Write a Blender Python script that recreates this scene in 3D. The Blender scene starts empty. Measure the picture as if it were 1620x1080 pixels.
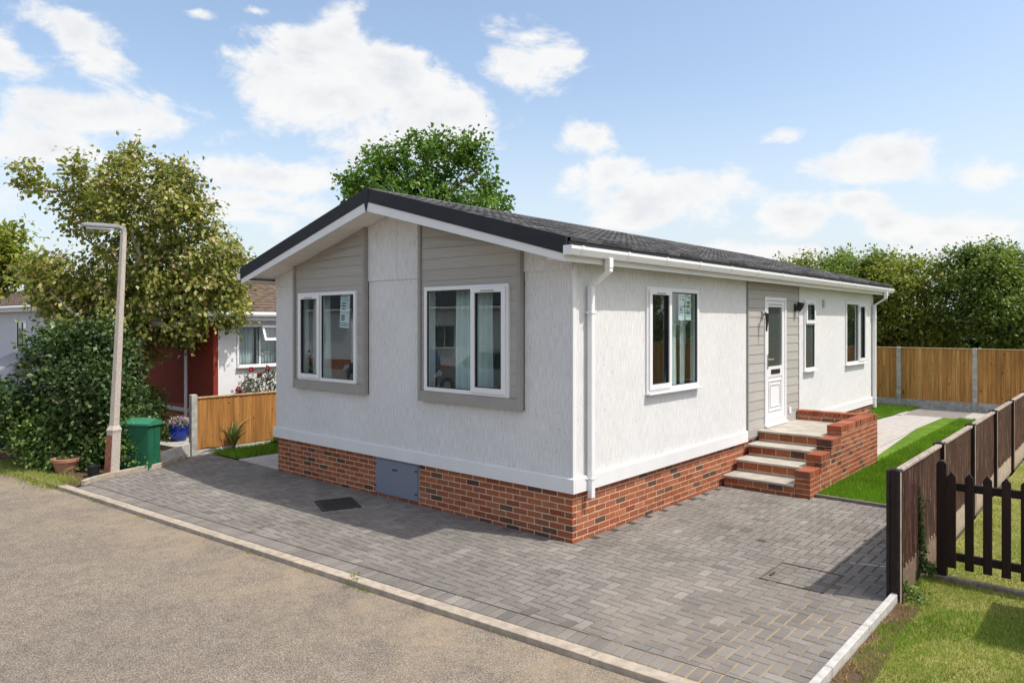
import bpy, math, random
import numpy as np
from mathutils import Vector, Matrix
R = math.radians
random.seed(7)
SC = bpy.context.scene
COL = SC.collection

# ------------------------------------------------------------------ camera
YAW = 0.7166
cam = bpy.data.cameras.new('camera')
cam_o = bpy.data.objects.new('camera', cam)
COL.objects.link(cam_o)
cam.sensor_width = 36.0
cam.lens = 1139.34 / 1620 * 36
cam.shift_y = -29.5 / 1620
cam.clip_end = 3000
CAM = Vector((4.8112, -6.5675, 2.484))
cam_o.location = CAM
cam_o.rotation_euler = (R(90), 0, YAW)
SC.camera = cam_o

# ------------------------------------------------------------------ light
SUN_FROM = Vector((0.575, 0.19, 1.0)).normalized()          # towards the sun
SUN_EL = math.asin(SUN_FROM.z)
SUN_ROT = math.atan2(SUN_FROM.x, SUN_FROM.y)
sun = bpy.data.lights.new('sun', 'SUN')
sun.energy = 3.0
sun.angle = R(0.53)
sun.color = (1.0, 0.955, 0.88)
sun_o = bpy.data.objects.new('sun', sun)
COL.objects.link(sun_o)
sun_o.rotation_euler = (-SUN_FROM).to_track_quat('-Z', 'Y').to_euler()
sun_o.location = (6, 2, 12)
SKY_STRENGTH = 0.15
SC.view_settings.view_transform = 'Standard'
SC.view_settings.look = 'None'
SC.view_settings.gamma = 1
SC.view_settings.use_curve_mapping = False
SC.view_settings.exposure = 0.45
SC.cycles.max_bounces = 7
SC.cycles.diffuse_bounces = 3
SC.cycles.glossy_bounces = 3
SC.cycles.transparent_max_bounces = 10
SC.cycles.transmission_bounces = 4
SC.cycles.caustics_reflective = False
SC.cycles.caustics_refractive = False
SC.cycles.use_adaptive_sampling = True
SC.cycles.adaptive_threshold = 0.015
SC.cycles.adaptive_min_samples = 24
SC.cycles.time_limit = 900
SC.cycles.use_denoising = True
SC.cycles.sample_clamp_indirect = 6

# sky with cumulus clouds: (azimuth right of the house view, elevation, half width, half height, density) in degrees
CLOUDS = [
 (-17.3,18.2,6.6,2.4,1.0),(-12.2,17.6,7.2,3.7,1.2),(-13.0,21.6,2.4,2.2,1.0),(-6.8,16.3,6.6,3.3,1.2),(-8.4,14.6,7.5,2.4,1.1),
 (-2.6,14.4,3.0,1.7,.8),(0.4,20.0,4.2,2.4,1.1),(-31.4,19.3,3.6,2.3,1.05),(-35.2,17.2,3.2,1.7,.95),(-29.9,17.5,2.2,1.6,.8),
 (-29.2,13.9,6.0,1.75,1.05),(-34.0,11.2,7.5,1.9,.95),(-28.0,11.0,4.6,1.7,.8),(-19.2,10.9,8.5,1.35,.9),(-24.3,9.0,11.0,1.6,.75),
 (-20.6,7.9,3.2,.9,.7),(6.4,14.3,2.9,1.5,1.0),(7.7,11.6,2.9,1.4,.9),(11.3,9.8,5.6,1.7,.8),(10.6,8.3,6.2,1.7,.75),
 (21.4,7.7,2.5,1.6,1.15),(26.7,11.4,3.6,1.4,.95),(33.8,9.7,3.2,1.2,.85),(27.3,6.9,2.6,1.3,.75),(33.8,6.3,3.2,1.0,.8),
 (20.9,13.7,1.6,.6,.6),(25.8,8.8,1.9,.8,.7),(-23.7,21.5,1.1,.45,.7),(-19.6,22.2,1.0,.35,.6),(18.0,5.0,14.0,1.2,.55),(-6.0,6.0,9.0,1.5,.6)]

SKY_TINT = (1.28, 1.2, 1.1)
def make_world():
    w = bpy.data.worlds.new('World')
    SC.world = w
    w.use_nodes = True
    w.cycles.sampling_method = 'MANUAL'
    w.cycles.sample_map_resolution = 512
    nt = w.node_tree
    nt.nodes.clear()
    N = nt.nodes.new
    L = nt.links.new
    out = N('ShaderNodeOutputWorld')
    bg = N('ShaderNodeBackground')
    bg.inputs['Strength'].default_value = SKY_STRENGTH
    sky = N('ShaderNodeTexSky')
    sky.sky_type = 'NISHITA'
    sky.sun_disc = False
    sky.sun_elevation = SUN_EL
    sky.sun_rotation = SUN_ROT
    sky.air_density = 1.0
    sky.dust_density = 2.2
    sky.ozone_density = 1.6
    tc = N('ShaderNodeTexCoord')
    sep = N('ShaderNodeSeparateXYZ')
    L(tc.outputs['Generated'], sep.inputs[0])
    def math_(op, a, b=None, c=None):
        n = N('ShaderNodeMath')
        n.operation = op
        for k, v in enumerate((a, b, c)):
            if v is None:
                continue
            if isinstance(v, (int, float)):
                n.inputs[k].default_value = v
            else:
                L(v, n.inputs[k])
        return n.outputs[0]
    nx = math_('MULTIPLY', sep.outputs[0], -1.0)
    az = math_('SUBTRACT', YAW, math_('ARCTAN2', nx, sep.outputs[1]))
    el = math_('ARCSINE', sep.outputs[2])
    comb = N('ShaderNodeCombineXYZ')
    L(math_('MULTIPLY', az, 180 / math.pi), comb.inputs[0])
    L(math_('MULTIPLY', el, 180 / math.pi), comb.inputs[1])
    # shape noise in direction space, flattened vertically
    vm = N('ShaderNodeVectorMath')
    vm.operation = 'MULTIPLY'
    vm.inputs[1].default_value = (1, 1, 1.7)
    L(tc.outputs['Generated'], vm.inputs[0])
    n1 = N('ShaderNodeTexNoise')
    n1.inputs['Scale'].default_value = 8.0
    n1.inputs['Detail'].default_value = 8.0
    n1.inputs['Roughness'].default_value = 0.62
    n1.inputs['Distortion'].default_value = 0.25
    L(vm.outputs[0], n1.inputs['Vector'])
    acc = None
    for (a0, e0, sa, se, k) in CLOUDS:
        s = N('ShaderNodeVectorMath')
        s.operation = 'SUBTRACT'
        L(comb.outputs[0], s.inputs[0])
        s.inputs[1].default_value = (a0, e0, 0)
        m = N('ShaderNodeVectorMath')
        m.operation = 'MULTIPLY'
        L(s.outputs[0], m.inputs[0])
        m.inputs[1].default_value = (1 / sa, 1 / se, 0)
        ln = N('ShaderNodeVectorMath')
        ln.operation = 'LENGTH'
        L(m.outputs[0], ln.inputs[0])
        v = math_('MULTIPLY_ADD', ln.outputs['Value'], -k * .75, k)
        acc = v if acc is None else math_('SMOOTH_MAX', acc, v, 0.25)
    # the same kind of cumulus everywhere else in the sky
    n2 = N('ShaderNodeTexNoise')
    n2.inputs['Scale'].default_value = 4.5
    n2.inputs['Detail'].default_value = 2.0
    L(vm.outputs[0], n2.inputs['Vector'])
    far = N('ShaderNodeMapRange')
    L(math_('ABSOLUTE', az), far.inputs[0])
    far.inputs[1].default_value = R(38)
    far.inputs[2].default_value = R(55)
    far.inputs[3].default_value = -1.3
    far.inputs[4].default_value = 0.0
    high = N('ShaderNodeMapRange')
    L(el, high.inputs[0])
    high.inputs[1].default_value = R(26)
    high.inputs[2].default_value = R(38)
    high.inputs[3].default_value = -1.3
    high.inputs[4].default_value = 0.0
    wide = math_('ADD', math_('MULTIPLY_ADD', n2.outputs['Fac'], 4.0, -1.95), math_('MAXIMUM', far.outputs[0], high.outputs[0]))
    acc = math_('MAXIMUM', acc, wide)
    dens = math_('ADD', math_('MINIMUM', acc, 0.9), math_('MULTIPLY_ADD', n1.outputs['Fac'], 3.0, -1.62))
    cov = N('ShaderNodeMapRange')
    cov.interpolation_type = 'SMOOTHSTEP'
    L(dens, cov.inputs[0])
    cov.inputs[1].default_value = 0.0
    cov.inputs[2].default_value = 0.5
    cov.inputs[3].default_value = 0
    cov.inputs[4].default_value = 0.95
    # grey bellies where the cloud is thick, white rims
    belly = N('ShaderNodeMapRange')
    belly.interpolation_type = 'SMOOTHSTEP'
    n3 = N('ShaderNodeTexNoise')
    n3.inputs['Scale'].default_value = 13.0
    n3.inputs['Detail'].default_value = 3.0
    off = N('ShaderNodeVectorMath')
    off.operation = 'ADD'
    off.inputs[1].default_value = (0.015, 0.01, 0.05)
    L(vm.outputs[0], off.inputs[0])
    L(off.outputs[0], n3.inputs['Vector'])
    L(math_('MULTIPLY_ADD', n3.outputs['Fac'], 1.1, math_('MULTIPLY', dens, 0.55)), belly.inputs[0])
    belly.inputs[1].default_value = 0.72
    belly.inputs[2].default_value = 1.45
    belly.inputs[3].default_value = 0
    belly.inputs[4].default_value = 1
    ccol = N('ShaderNodeMix')
    ccol.data_type = 'RGBA'
    ccol.inputs['A'].default_value = (4.75, 4.72, 4.68, 1)
    ccol.inputs['B'].default_value = (3.55, 3.7, 3.95, 1)
    L(belly.outputs[0], ccol.inputs['Factor'])
    # pale band of summer haze along the horizon
    hz = N('ShaderNodeMapRange')
    hz.interpolation_type = 'SMOOTHSTEP'
    L(el, hz.inputs[0])
    hz.inputs[1].default_value = R(0)
    hz.inputs[2].default_value = R(19)
    hz.inputs[3].default_value = 0.72
    hz.inputs[4].default_value = 0.0
    hm = N('ShaderNodeMix')
    hm.data_type = 'RGBA'
    L(hz.outputs[0], hm.inputs['Factor'])
    tint = N('ShaderNodeMix')
    tint.data_type = 'RGBA'
    tint.blend_type = 'MULTIPLY'
    tint.inputs['Factor'].default_value = 1.0
    tint.inputs['B'].default_value = (SKY_TINT[0], SKY_TINT[1], SKY_TINT[2], 1)
    L(sky.outputs[0], tint.inputs['A'])
    L(tint.outputs['Result'], hm.inputs['A'])
    hm.inputs['B'].default_value = (3.75, 4.05, 4.4, 1)
    mix = N('ShaderNodeMix')
    mix.data_type = 'RGBA'
    L(cov.outputs[0], mix.inputs['Factor'])
    L(hm.outputs['Result'], mix.inputs['A'])
    L(ccol.outputs['Result'], mix.inputs['B'])
    L(mix.outputs['Result'], bg.inputs['Color'])
    L(bg.outputs[0], out.inputs[0])
make_world()

# ------------------------------------------------------------------ materials
class NT:
    def __init__(s, name):
        s.m = bpy.data.materials.new(name)
        s.m.use_nodes = True
        s.t = s.m.node_tree
        s.t.nodes.clear()
        s.out = s.n('ShaderNodeOutputMaterial')
        s.pos = s.n('ShaderNodeNewGeometry')
    def n(s, typ, **kw):
        x = s.t.nodes.new(typ)
        for k, v in kw.items():
            setattr(x, k, v)
        return x
    def put(s, sock, v):
        if isinstance(v, bpy.types.NodeSocket):
            s.t.links.new(v, sock)
        elif isinstance(v, (tuple, list)) and sock.type == 'RGBA' and len(v) == 3:
            sock.default_value = (*v, 1)
        else:
            sock.default_value = v
    def math(s, op, a, b=None, c=None, clamp=False):
        x = s.n('ShaderNodeMath', operation=op, use_clamp=clamp)
        for k, v in enumerate((a, b, c)):
            if v is not None:
                s.put(x.inputs[k], v)
        return x.outputs[0]
    def scale(s, sc, src=None):
        x = s.n('ShaderNodeVectorMath', operation='MULTIPLY')
        s.put(x.inputs[0], src or s.pos.outputs['Position'])
        x.inputs[1].default_value = sc if isinstance(sc, (tuple, list)) else (sc, sc, sc)
        return x.outputs[0]
    def noise(s, sc, detail=4, rough=0.55, dist=0.0, src=None):
        x = s.n('ShaderNodeTexNoise')
        s.put(x.inputs['Vector'], s.scale(sc, src))
        x.inputs['Scale'].default_value = 1.0
        x.inputs['Detail'].default_value = detail
        x.inputs['Roughness'].default_value = rough
        x.inputs['Distortion'].default_value = dist
        return x.outputs['Fac']
    def voronoi(s, sc, feature='F1', out='Distance'):
        x = s.n('ShaderNodeTexVoronoi', feature=feature)
        s.put(x.inputs['Vector'], s.scale(sc))
        x.inputs['Scale'].default_value = 1.0
        return x.outputs[out]
    def ramp(s, f, a0, a1, v0=0.0, v1=1.0, smooth=True):
        x = s.n('ShaderNodeMapRange')
        if smooth:
            x.interpolation_type = 'SMOOTHSTEP'
        s.put(x.inputs[0], f)
        for k, v in zip((1, 2, 3, 4), (a0, a1, v0, v1)):
            x.inputs[k].default_value = v
        return x.outputs[0]
    def mix(s, f, a, b, blend='MIX'):
        x = s.n('ShaderNodeMix', data_type='RGBA', blend_type=blend)
        s.put(x.inputs['Factor'], f)
        s.put(x.inputs['A'], a)
        s.put(x.inputs['B'], b)
        return x.outputs['Result']
    def colors(s, f, stops, interp='LINEAR'):
        x = s.n('ShaderNodeValToRGB')
        r = x.color_ramp
        r.interpolation = interp
        while len(r.elements) < len(stops):
            r.elements.new(0.5)
        for e, (p, c) in zip(r.elements, stops):
            e.position = p
            e.color = (*c, 1)
        s.put(x.inputs[0], f)
        return x.outputs[0]
    def gain(s, col, f):                       # multiply a colour by a scalar socket
        x = s.n('ShaderNodeVectorMath', operation='SCALE')
        s.put(x.inputs[0], col)
        s.put(x.inputs['Scale'], f)
        return x.outputs[0]
    def rand(s):                               # one random number per piece
        o = s.n('ShaderNodeObjectInfo')
        return s.math('FRACT', s.math('MULTIPLY_ADD', o.outputs['Random'], 7.31, s.pos.outputs['Random Per Island']))
    def rand2(s, r):
        return s.math('FRACT', s.math('MULTIPLY', r, 57.7))
    def bump(s, h, strength, dist=0.01):
        x = s.n('ShaderNodeBump')
        x.inputs['Strength'].default_value = strength
        x.inputs['Distance'].default_value = dist
        s.put(x.inputs['Height'], h)
        return x.outputs[0]
    def principled(s, col, rough=0.8, spec=0.3, metal=0.0, normal=None, coat=0.0):
        p = s.n('ShaderNodeBsdfPrincipled')
        s.put(p.inputs['Base Color'], col)
        s.put(p.inputs['Roughness'], rough)
        s.put(p.inputs['Specular IOR Level'], spec)
        s.put(p.inputs['Metallic'], metal)
        p.inputs['Coat Weight'].default_value = coat
        if normal is not None:
            s.put(p.inputs['Normal'], normal)
        s.t.links.new(p.outputs[0], s.out.inputs['Surface'])
        return p

MAT = {}
def plain(name, col, rough=0.6, spec=0.3, var=0.08, scale=6.0, bump=0.0, bscale=80.0, metal=0.0, rnd=0.0, coat=0.0):
    t = NT(name)
    f = t.ramp(t.noise(scale, 5), 0.25, 0.75, 1 - var, 1 + var)
    c = t.gain(col, f)
    if rnd:
        c = t.gain(c, t.ramp(t.rand(), 0, 1, 1 - rnd, 1 + rnd, smooth=False))
    nrm = t.bump(t.noise(bscale, 4), bump, 0.004) if bump else None
    t.principled(c, rough, spec, metal, nrm, coat)
    MAT[name] = t.m
    return t.m

def build_materials():
    # white ribbed wall board: fine vertical dashes pressed into it
    t = NT('wall_white')
    dash = t.noise((70, 70, 5), 3, 0.6)
    dots = t.noise((38, 38, 14), 4, 0.7)
    pits = t.ramp(dots, 0.625, 0.69)
    mott = t.noise(1.3, 4)
    c = t.mix(pits, (0.71, 0.705, 0.69), (0.36, 0.35, 0.33))
    c = t.gain(c, t.ramp(t.noise((70, 70, 6), 3, 0.65), 0.32, 0.68, 0.85, 1.06))
    c = t.gain(c, t.ramp(mott, 0.25, 0.75, 0.955, 1.03))
    h = t.math('SUBTRACT', dash, t.math('MULTIPLY', pits, 0.5))
    t.principled(c, 0.75, 0.25, 0, t.bump(h, 0.7, 0.006))
    MAT['wall_white'] = t.m
    plain('trim_white', (0.74, 0.735, 0.725), 0.45, 0.35, 0.03, 3, 0.06, 60)
    plain('upvc', (0.78, 0.78, 0.78), 0.28, 0.45, 0.02, 4)
    plain('soffit_white', (0.78, 0.76, 0.72), 0.5, 0.3, 0.03, 4, rnd=0.03)
    plain('vent_grey', (0.42, 0.42, 0.42), 0.6, 0.3)
    plain('barge_dark', (0.022, 0.023, 0.028), 0.62, 0.3, 0.12, 5, 0.5, 160)
    t = NT('roof_tile')
    r = t.rand()
    c = t.gain((0.088, 0.086, 0.088), t.ramp(r, 0, 1, 0.6, 1.5, smooth=False))
    c = t.gain(c, t.ramp(t.noise(90, 3, .7), 0.3, 0.72, 0.5, 1.8))
    c = t.gain(c, t.ramp(t.noise(2.0, 3), 0.3, 0.7, 0.85, 1.15))
    t.principled(c, 0.85, 0.3, 0, t.bump(t.noise(260, 2), 0.5, 0.003))
    MAT['roof_tile'] = t.m
    t = NT('brick')
    r = t.rand()
    r2 = t.rand2(r)
    c = t.colors(r, [(0.0, (0.33, 0.092, 0.044)), (0.25, (0.385, 0.128, 0.062)), (0.45, (0.285, 0.078, 0.042)), (0.62, (0.40, 0.15, 0.078)), (0.78, (0.34, 0.104, 0.054)), (0.87, (0.28, 0.105, 0.066)), (0.90, (0.10, 0.052, 0.040)), (1.0, (0.15, 0.078, 0.056))])
    c = t.gain(c, t.ramp(r2, 0, 1, 0.84, 1.14, smooth=False))
    c = t.gain(c, t.ramp(t.noise(45, 5, 0.65), 0.25, 0.8, 0.68, 1.28))
    c = t.mix(t.ramp(t.noise(22, 4), 0.6, 0.75, 0, 0.35), c, (0.50, 0.30, 0.19))
    t.principled(c, 0.9, 0.15, 0, t.bump(t.noise(130, 4), 0.6, 0.004))
    MAT['brick'] = t.m
    plain('mortar', (0.58, 0.45, 0.30), 0.95, 0.1, 0.16, 14, 0.5, 150)
    t = NT('clad_grey')
    c = t.gain((0.395, 0.375, 0.34), t.ramp(t.rand(), 0, 1, 0.94, 1.06, smooth=False))
    c = t.gain(c, t.ramp(t.noise((3, 3, 60), 4), 0.3, 0.7, 0.95, 1.05))
    t.principled(c, 0.7, 0.25, 0, t.bump(t.noise((14, 14, 120), 4), 0.35, 0.003))
    MAT['clad_grey'] = t.m
    plain('clad_trim', (0.335, 0.318, 0.288), 0.65, 0.25, 0.05, 6, 0.2, 90)
    plain('dark_edge', (0.08, 0.072, 0.065), 0.7, 0.2)
    t = NT('paver')
    r = t.rand()
    c = t.colors(r, [(0.0, (0.175, 0.160, 0.144)), (0.3, (0.208, 0.190, 0.169)), (0.55, (0.232, 0.212, 0.189)), (0.8, (0.19, 0.173, 0.155)), (0.93, (0.265, 0.243, 0.218)), (1.0, (0.145, 0.133, 0.122))])
    c = t.gain(c, t.ramp(t.noise(330, 3, 0.7), 0.25, 0.78, 0.55, 1.5))
    c = t.gain(c, t.ramp(t.noise(0.9, 5, 0.6), 0.3, 0.72, 0.84, 1.14))
    c = t.mix(t.ramp(t.noise(2.3, 5, 0.65), 0.56, 0.78, 0, 0.42), c, (0.34, 0.285, 0.215))
    spot = t.n('ShaderNodeVectorMath', operation='DISTANCE')
    t.put(spot.inputs[0], t.pos.outputs['Position'])
    spot.inputs[1].default_value = (1.56, 1.50, 0.0)
    st = t.ramp(t.math('ADD', spot.outputs['Value'], t.math('MULTIPLY', t.noise(30, 3), 0.12)), 0.10, 0.15, 0.75, 0)
    c = t.mix(st, c, (0.035, 0.033, 0.03))
    t.principled(c, 0.88, 0.2, 0, t.bump(t.noise(300, 3), 0.55, 0.004))
    MAT['paver'] = t.m
    t = NT('joint_sand')
    f = t.ramp(t.noise(1.1, 4), 0.38, 0.62)
    g = t.n('ShaderNodeSeparateXYZ')
    t.put(g.inputs[0], t.pos.outputs['Position'])
    wear = t.math('MULTIPLY', t.math('MULTIPLY', t.ramp(g.outputs[0], 0.0, 3.2), t.ramp(g.outputs[1], 2.2, -1.2)), t.math('MULTIPLY_ADD', f, 0.5, 0.45))
    c = t.mix(wear, (0.075, 0.070, 0.062), (0.42, 0.315, 0.18))
    c = t.gain(c, t.ramp(t.noise(160, 3), 0.2, 0.8, 0.6, 1.35))
    t.principled(c, 0.95, 0.1)
    MAT['joint_sand'] = t.m
    t = NT('asphalt')
    a = t.noise(85, 3, 0.75)
    b = t.voronoi(120)
    big = t.noise(0.42, 5, 0.6)
    c = t.mix(t.ramp(big, 0.36, 0.66), (0.25, 0.212, 0.172), (0.295, 0.248, 0.195))
    c = t.gain(c, t.ramp(a, 0.32, 0.68, 0.42, 1.65))
    c = t.gain(c, t.ramp(b, 0.0, 0.65, 1.35, 0.7))
    c = t.gain(c, t.ramp(t.noise(7, 4, 0.7), 0.3, 0.7, 0.87, 1.13))
    ks = t.n('ShaderNodeSeparateXYZ')
    t.put(ks.inputs[0], t.pos.outputs['Position'])
    dk = t.math('SUBTRACT', t.math('MULTIPLY_ADD', ks.outputs[0], 0.0735, -2.29), ks.outputs[1])   # distance from the kerb
    dust = t.math('MULTIPLY', t.ramp(dk, 0.0, 1.7, 1.0, 0.0), t.ramp(t.noise(1.6, 5, 0.65), 0.36, 0.68))
    c = t.mix(t.math('MULTIPLY', dust, 0.5), c, t.gain((0.40, 0.315, 0.205), t.ramp(t.noise(120, 3), 0.2, 0.8, 0.75, 1.2)))
    pale = t.ramp(t.noise((0.9, 2.6, 1), 6, 0.7), 0.63, 0.75, 0, 0.55)
    c = t.mix(pale, c, t.gain((0.36, 0.33, 0.29), t.ramp(a, 0.2, 0.8, 0.7, 1.25)))
    oil = t.ramp(t.noise((1.2, 1.7, 1), 3), 0.27, 0.2, 0, 0.5)
    c = t.mix(oil, c, (0.12, 0.095, 0.05))
    t.principled(c, 0.92, 0.2, 0, t.bump(t.math('ADD', a, t.math('MULTIPLY', b, 0.6)), 0.9, 0.008))
    MAT['asphalt'] = t.m
    t = NT('kerb_concrete')
    c = t.gain((0.44, 0.375, 0.30), t.ramp(t.rand(), 0, 1, 0.93, 1.07, smooth=False))
    c = t.gain(c, t.ramp(t.noise(9, 5, 0.65), 0.25, 0.78, 0.72, 1.18))
    c = t.gain(c, t.ramp(t.noise(180, 3), 0.25, 0.75, 0.8, 1.15))
    c = t.mix(t.ramp(t.noise(3.1, 4), 0.58, 0.74, 0, 0.5), c, (0.25, 0.215, 0.165))
    t.principled(c, 0.92, 0.15, 0, t.bump(t.noise(170, 3), 0.5, 0.004))
    MAT['kerb_concrete'] = t.m
    plain('concrete_pale', (0.47, 0.455, 0.425), 0.9, 0.15, 0.16, 12, 0.4, 140, rnd=0.05)
    plain('concrete_grey', (0.40, 0.385, 0.345), 0.92, 0.12, 0.25, 9, 0.5, 110, rnd=0.06)
    plain('concrete_lamp', (0.50, 0.44, 0.38), 0.85, 0.15, 0.14, 25, 0.4, 120)
    plain('slab_sandstone', (0.40, 0.365, 0.315), 0.9, 0.15, 0.18, 4.5, 0.4, 90, rnd=0.08)
    plain('slab_edge', (0.19, 0.175, 0.155), 0.95, 0.1, 0.2, 12, 0.4, 90)
    plain('slab_path', (0.44, 0.41, 0.38), 0.9, 0.15, 0.12, 6, 0.3, 90, rnd=0.05)
    plain('fibre_panel', (0.205, 0.225, 0.27), 0.7, 0.2, 0.07, 30, 0.2, 120)
    plain('black_plastic', (0.018, 0.018, 0.02), 0.45, 0.4, 0.1)
    plain('iron', (0.035, 0.034, 0.034), 0.55, 0.4, 0.3, 60, 0.5, 200)
    plain('steel', (0.62, 0.62, 0.62), 0.3, 0.5, 0.04, 8, metal=0.9)
    plain('paper', (0.74, 0.79, 0.79), 0.7, 0.2, 0.02)
    plain('ink_black', (0.02, 0.022, 0.028), 0.6, 0.2)
    plain('ink_grey', (0.22, 0.27, 0.29), 0.6, 0.2)
    plain('ink_blue', (0.14, 0.26, 0.42), 0.6, 0.2)
    plain('ink_yellow', (0.62, 0.40, 0.06), 0.6, 0.2)
    plain('curtain', (0.66, 0.72, 0.70), 0.9, 0.1, 0.05, 5)
    plain('curtain_net', (0.62, 0.66, 0.68), 0.9, 0.1, 0.05, 5)
    plain('room_wall', (0.46, 0.46, 0.45), 0.85, 0.2, 0.04, 2)
    plain('room_floor', (0.16, 0.13, 0.11), 0.8, 0.2, 0.1, 6)
    def wood(name, ramp_, rough=0.8, knots=True, bump=0.3, peel=None):
        t = NT(name)
        r = t.rand()
        c = t.colors(r, ramp_)
        shift = t.n('ShaderNodeVectorMath', operation='ADD')
        t.put(shift.inputs[0], t.pos.outputs['Position'])
        cb = t.n('ShaderNodeCombineXYZ')
        t.put(cb.inputs[2], t.math('MULTIPLY', r, 13.0))
        t.put(shift.inputs[1], cb.outputs[0])
        sv = shift.outputs[0]
        grain = t.noise((34, 34, 1.6), 5, 0.6, 0.3, sv)
        c = t.gain(c, t.ramp(grain, 0.28, 0.72, 0.72, 1.22))
        c = t.gain(c, t.ramp(t.noise((9, 9, 0.9), 3, 0.5, 0, sv), 0.3, 0.7, 0.84, 1.14))
        if knots:
            k = t.ramp(t.noise((17, 17, 8.0), 2, 0.4, 0.2, sv), 0.70, 0.745)
            c = t.mix(k, c, (0.085, 0.032, 0.012))
        if peel:
            pk = t.ramp(t.noise((60, 60, 3.0), 5, 0.75, 0.4), 0.545, 0.62, 0, 0.75)
            c = t.mix(pk, c, peel)
        t.principled(c, rough, 0.2, 0, t.bump(grain, bump, 0.003))
        MAT[name] = t.m
    wood('wood_new', [(0.0, (0.44, 0.21, 0.062)), (0.35, (0.56, 0.295, 0.095)), (0.7, (0.49, 0.235, 0.07)), (1.0, (0.66, 0.38, 0.14))])
    wood('wood_orange', [(0.0, (0.35, 0.155, 0.042)), (0.5, (0.43, 0.205, 0.06)), (1.0, (0.38, 0.175, 0.05))])
    wood('wood_cap', [(0.0, (0.46, 0.30, 0.15)), (1.0, (0.52, 0.35, 0.19))], knots=False)
    wood('wood_brown', [(0.0, (0.042, 0.018, 0.014)), (0.5, (0.064, 0.027, 0.020)), (1.0, (0.052, 0.022, 0.017))], 0.65, False, 0.8, (0.27, 0.185, 0.145))
    wood('wood_gate', [(0.0, (0.024, 0.013, 0.011)), (1.0, (0.036, 0.019, 0.016))], 0.55, False, 0.4)
    wood('wood_grey', [(0.0, (0.30, 0.245, 0.20)), (1.0, (0.36, 0.30, 0.25))], 0.85, False, 0.5)
    t = NT('post_brown')
    c = t.gain((0.026, 0.015, 0.013), t.ramp(t.noise(12, 4), 0.3, 0.7, 0.75, 1.3))
    c = t.mix(t.ramp(t.noise((45, 45, 22), 5, 0.7), 0.69, 0.75, 0, 0.7), c, (0.30, 0.27, 0.24))
    t.principled(c, 0.6, 0.3, 0, t.bump(t.noise(90, 4), 0.3, 0.003))
    MAT['post_brown'] = t.m
    t = NT('gravel_brown')
    c = t.gain((0.21, 0.145, 0.105), t.ramp(t.noise(14, 5, 0.65), 0.25, 0.75, 0.72, 1.25))
    c = t.mix(t.ramp(t.noise((40, 40, 6), 4, 0.6), 0.62, 0.70, 0, 0.6), c, (0.085, 0.04, 0.03))
    t.principled(c, 0.85, 0.2, 0, t.bump(t.noise(120, 3), 0.4, 0.003))
    MAT['gravel_brown'] = t.m
    plain('gravel_tan', (0.40, 0.32, 0.24), 0.9, 0.15, 0.16, 11, 0.4, 120)
    plain('cabinet_green', (0.014, 0.115, 0.058), 0.5, 0.35, 0.12, 7, 0.15, 70)
    plain('cabinet_lid', (0.04, 0.20, 0.115), 0.5, 0.35, 0.1, 9)
    plain('terracotta', (0.40, 0.20, 0.13), 0.85, 0.2, 0.16, 14, 0.3, 80)
    plain('rust_brown', (0.27, 0.115, 0.075), 0.85, 0.15, 0.25, 18, 0.3, 90)
    plain('blue_glaze', (0.010, 0.035, 0.30), 0.18, 0.55, 0.12, 10)
    plain('soil', (0.105, 0.07, 0.045), 0.95, 0.1, 0.3, 25, 1.0, 60)
    plain('red_wall', (0.25, 0.038, 0.022), 0.75, 0.2, 0.12, 9, 0.2, 60)
    plain('red_trim', (0.30, 0.025, 0.02), 0.5, 0.3, 0.06, 6)
    plain('render_white', (0.78, 0.78, 0.775), 0.85, 0.15, 0.03, 6, 0.4, 60)
    plain('render_grey', (0.60, 0.62, 0.66), 0.85, 0.15, 0.04, 6, 0.2, 60)
    t = NT('pantile')
    c = t.gain((0.155, 0.115, 0.088), t.ramp(t.noise(5, 5, 0.7), 0.25, 0.75, 0.65, 1.35))
    c = t.mix(t.ramp(t.noise(17, 4), 0.6, 0.72, 0, 0.5), c, (0.30, 0.27, 0.23))
    t.principled(c, 0.95, 0.1, 0, t.bump(t.noise(60, 4), 0.5, 0.006))
    MAT['pantile'] = t.m
    plain('red_brick_tiny', (0.36, 0.115, 0.06), 0.9, 0.15, 0.2, 20, rnd=0.25)
    plain('bark', (0.17, 0.135, 0.10), 0.95, 0.1, 0.35, 18, 1.0, 45)
    plain('bark_pale', (0.30, 0.25, 0.19), 0.95, 0.1, 0.3, 18, 1.0, 45)
    plain('metal_grey', (0.30, 0.30, 0.30), 0.5, 0.4, 0.1)
    plain('car_silver', (0.38, 0.40, 0.43), 0.28, 0.5, 0.02, 3, metal=0.75, coat=0.6)
    plain('car_blue', (0.05, 0.11, 0.20), 0.25, 0.5, 0.02, 3, metal=0.5, coat=0.6)
    plain('tyre', (0.02, 0.02, 0.02), 0.85, 0.2)
    plain('car_glass', (0.012, 0.014, 0.016), 0.05, 0.6, 0.01)
    plain('lamp_clear', (0.75, 0.76, 0.78), 0.12, 0.6, 0.02)
    def leaf(name, stops, transl=0.30, rough=0.42):
        t = NT(name)
        r = t.rand()
        c = t.colors(r, stops)
        c = t.gain(c, t.ramp(t.noise(0.9, 3), 0.3, 0.7, 0.82, 1.18))
        p = t.n('ShaderNodeBsdfPrincipled')
        t.put(p.inputs['Base Color'], c)
        p.inputs['Roughness'].default_value = rough
        p.inputs['Specular IOR Level'].default_value = 0.35
        tr = t.n('ShaderNodeBsdfTranslucent')
        t.put(tr.inputs['Color'], t.mix(0.5, c, t.mix(1.0, c, (1.25, 1.35, 0.5), 'MULTIPLY')))
        m = t.n('ShaderNodeMixShader')
        m.inputs[0].default_value = transl
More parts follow.
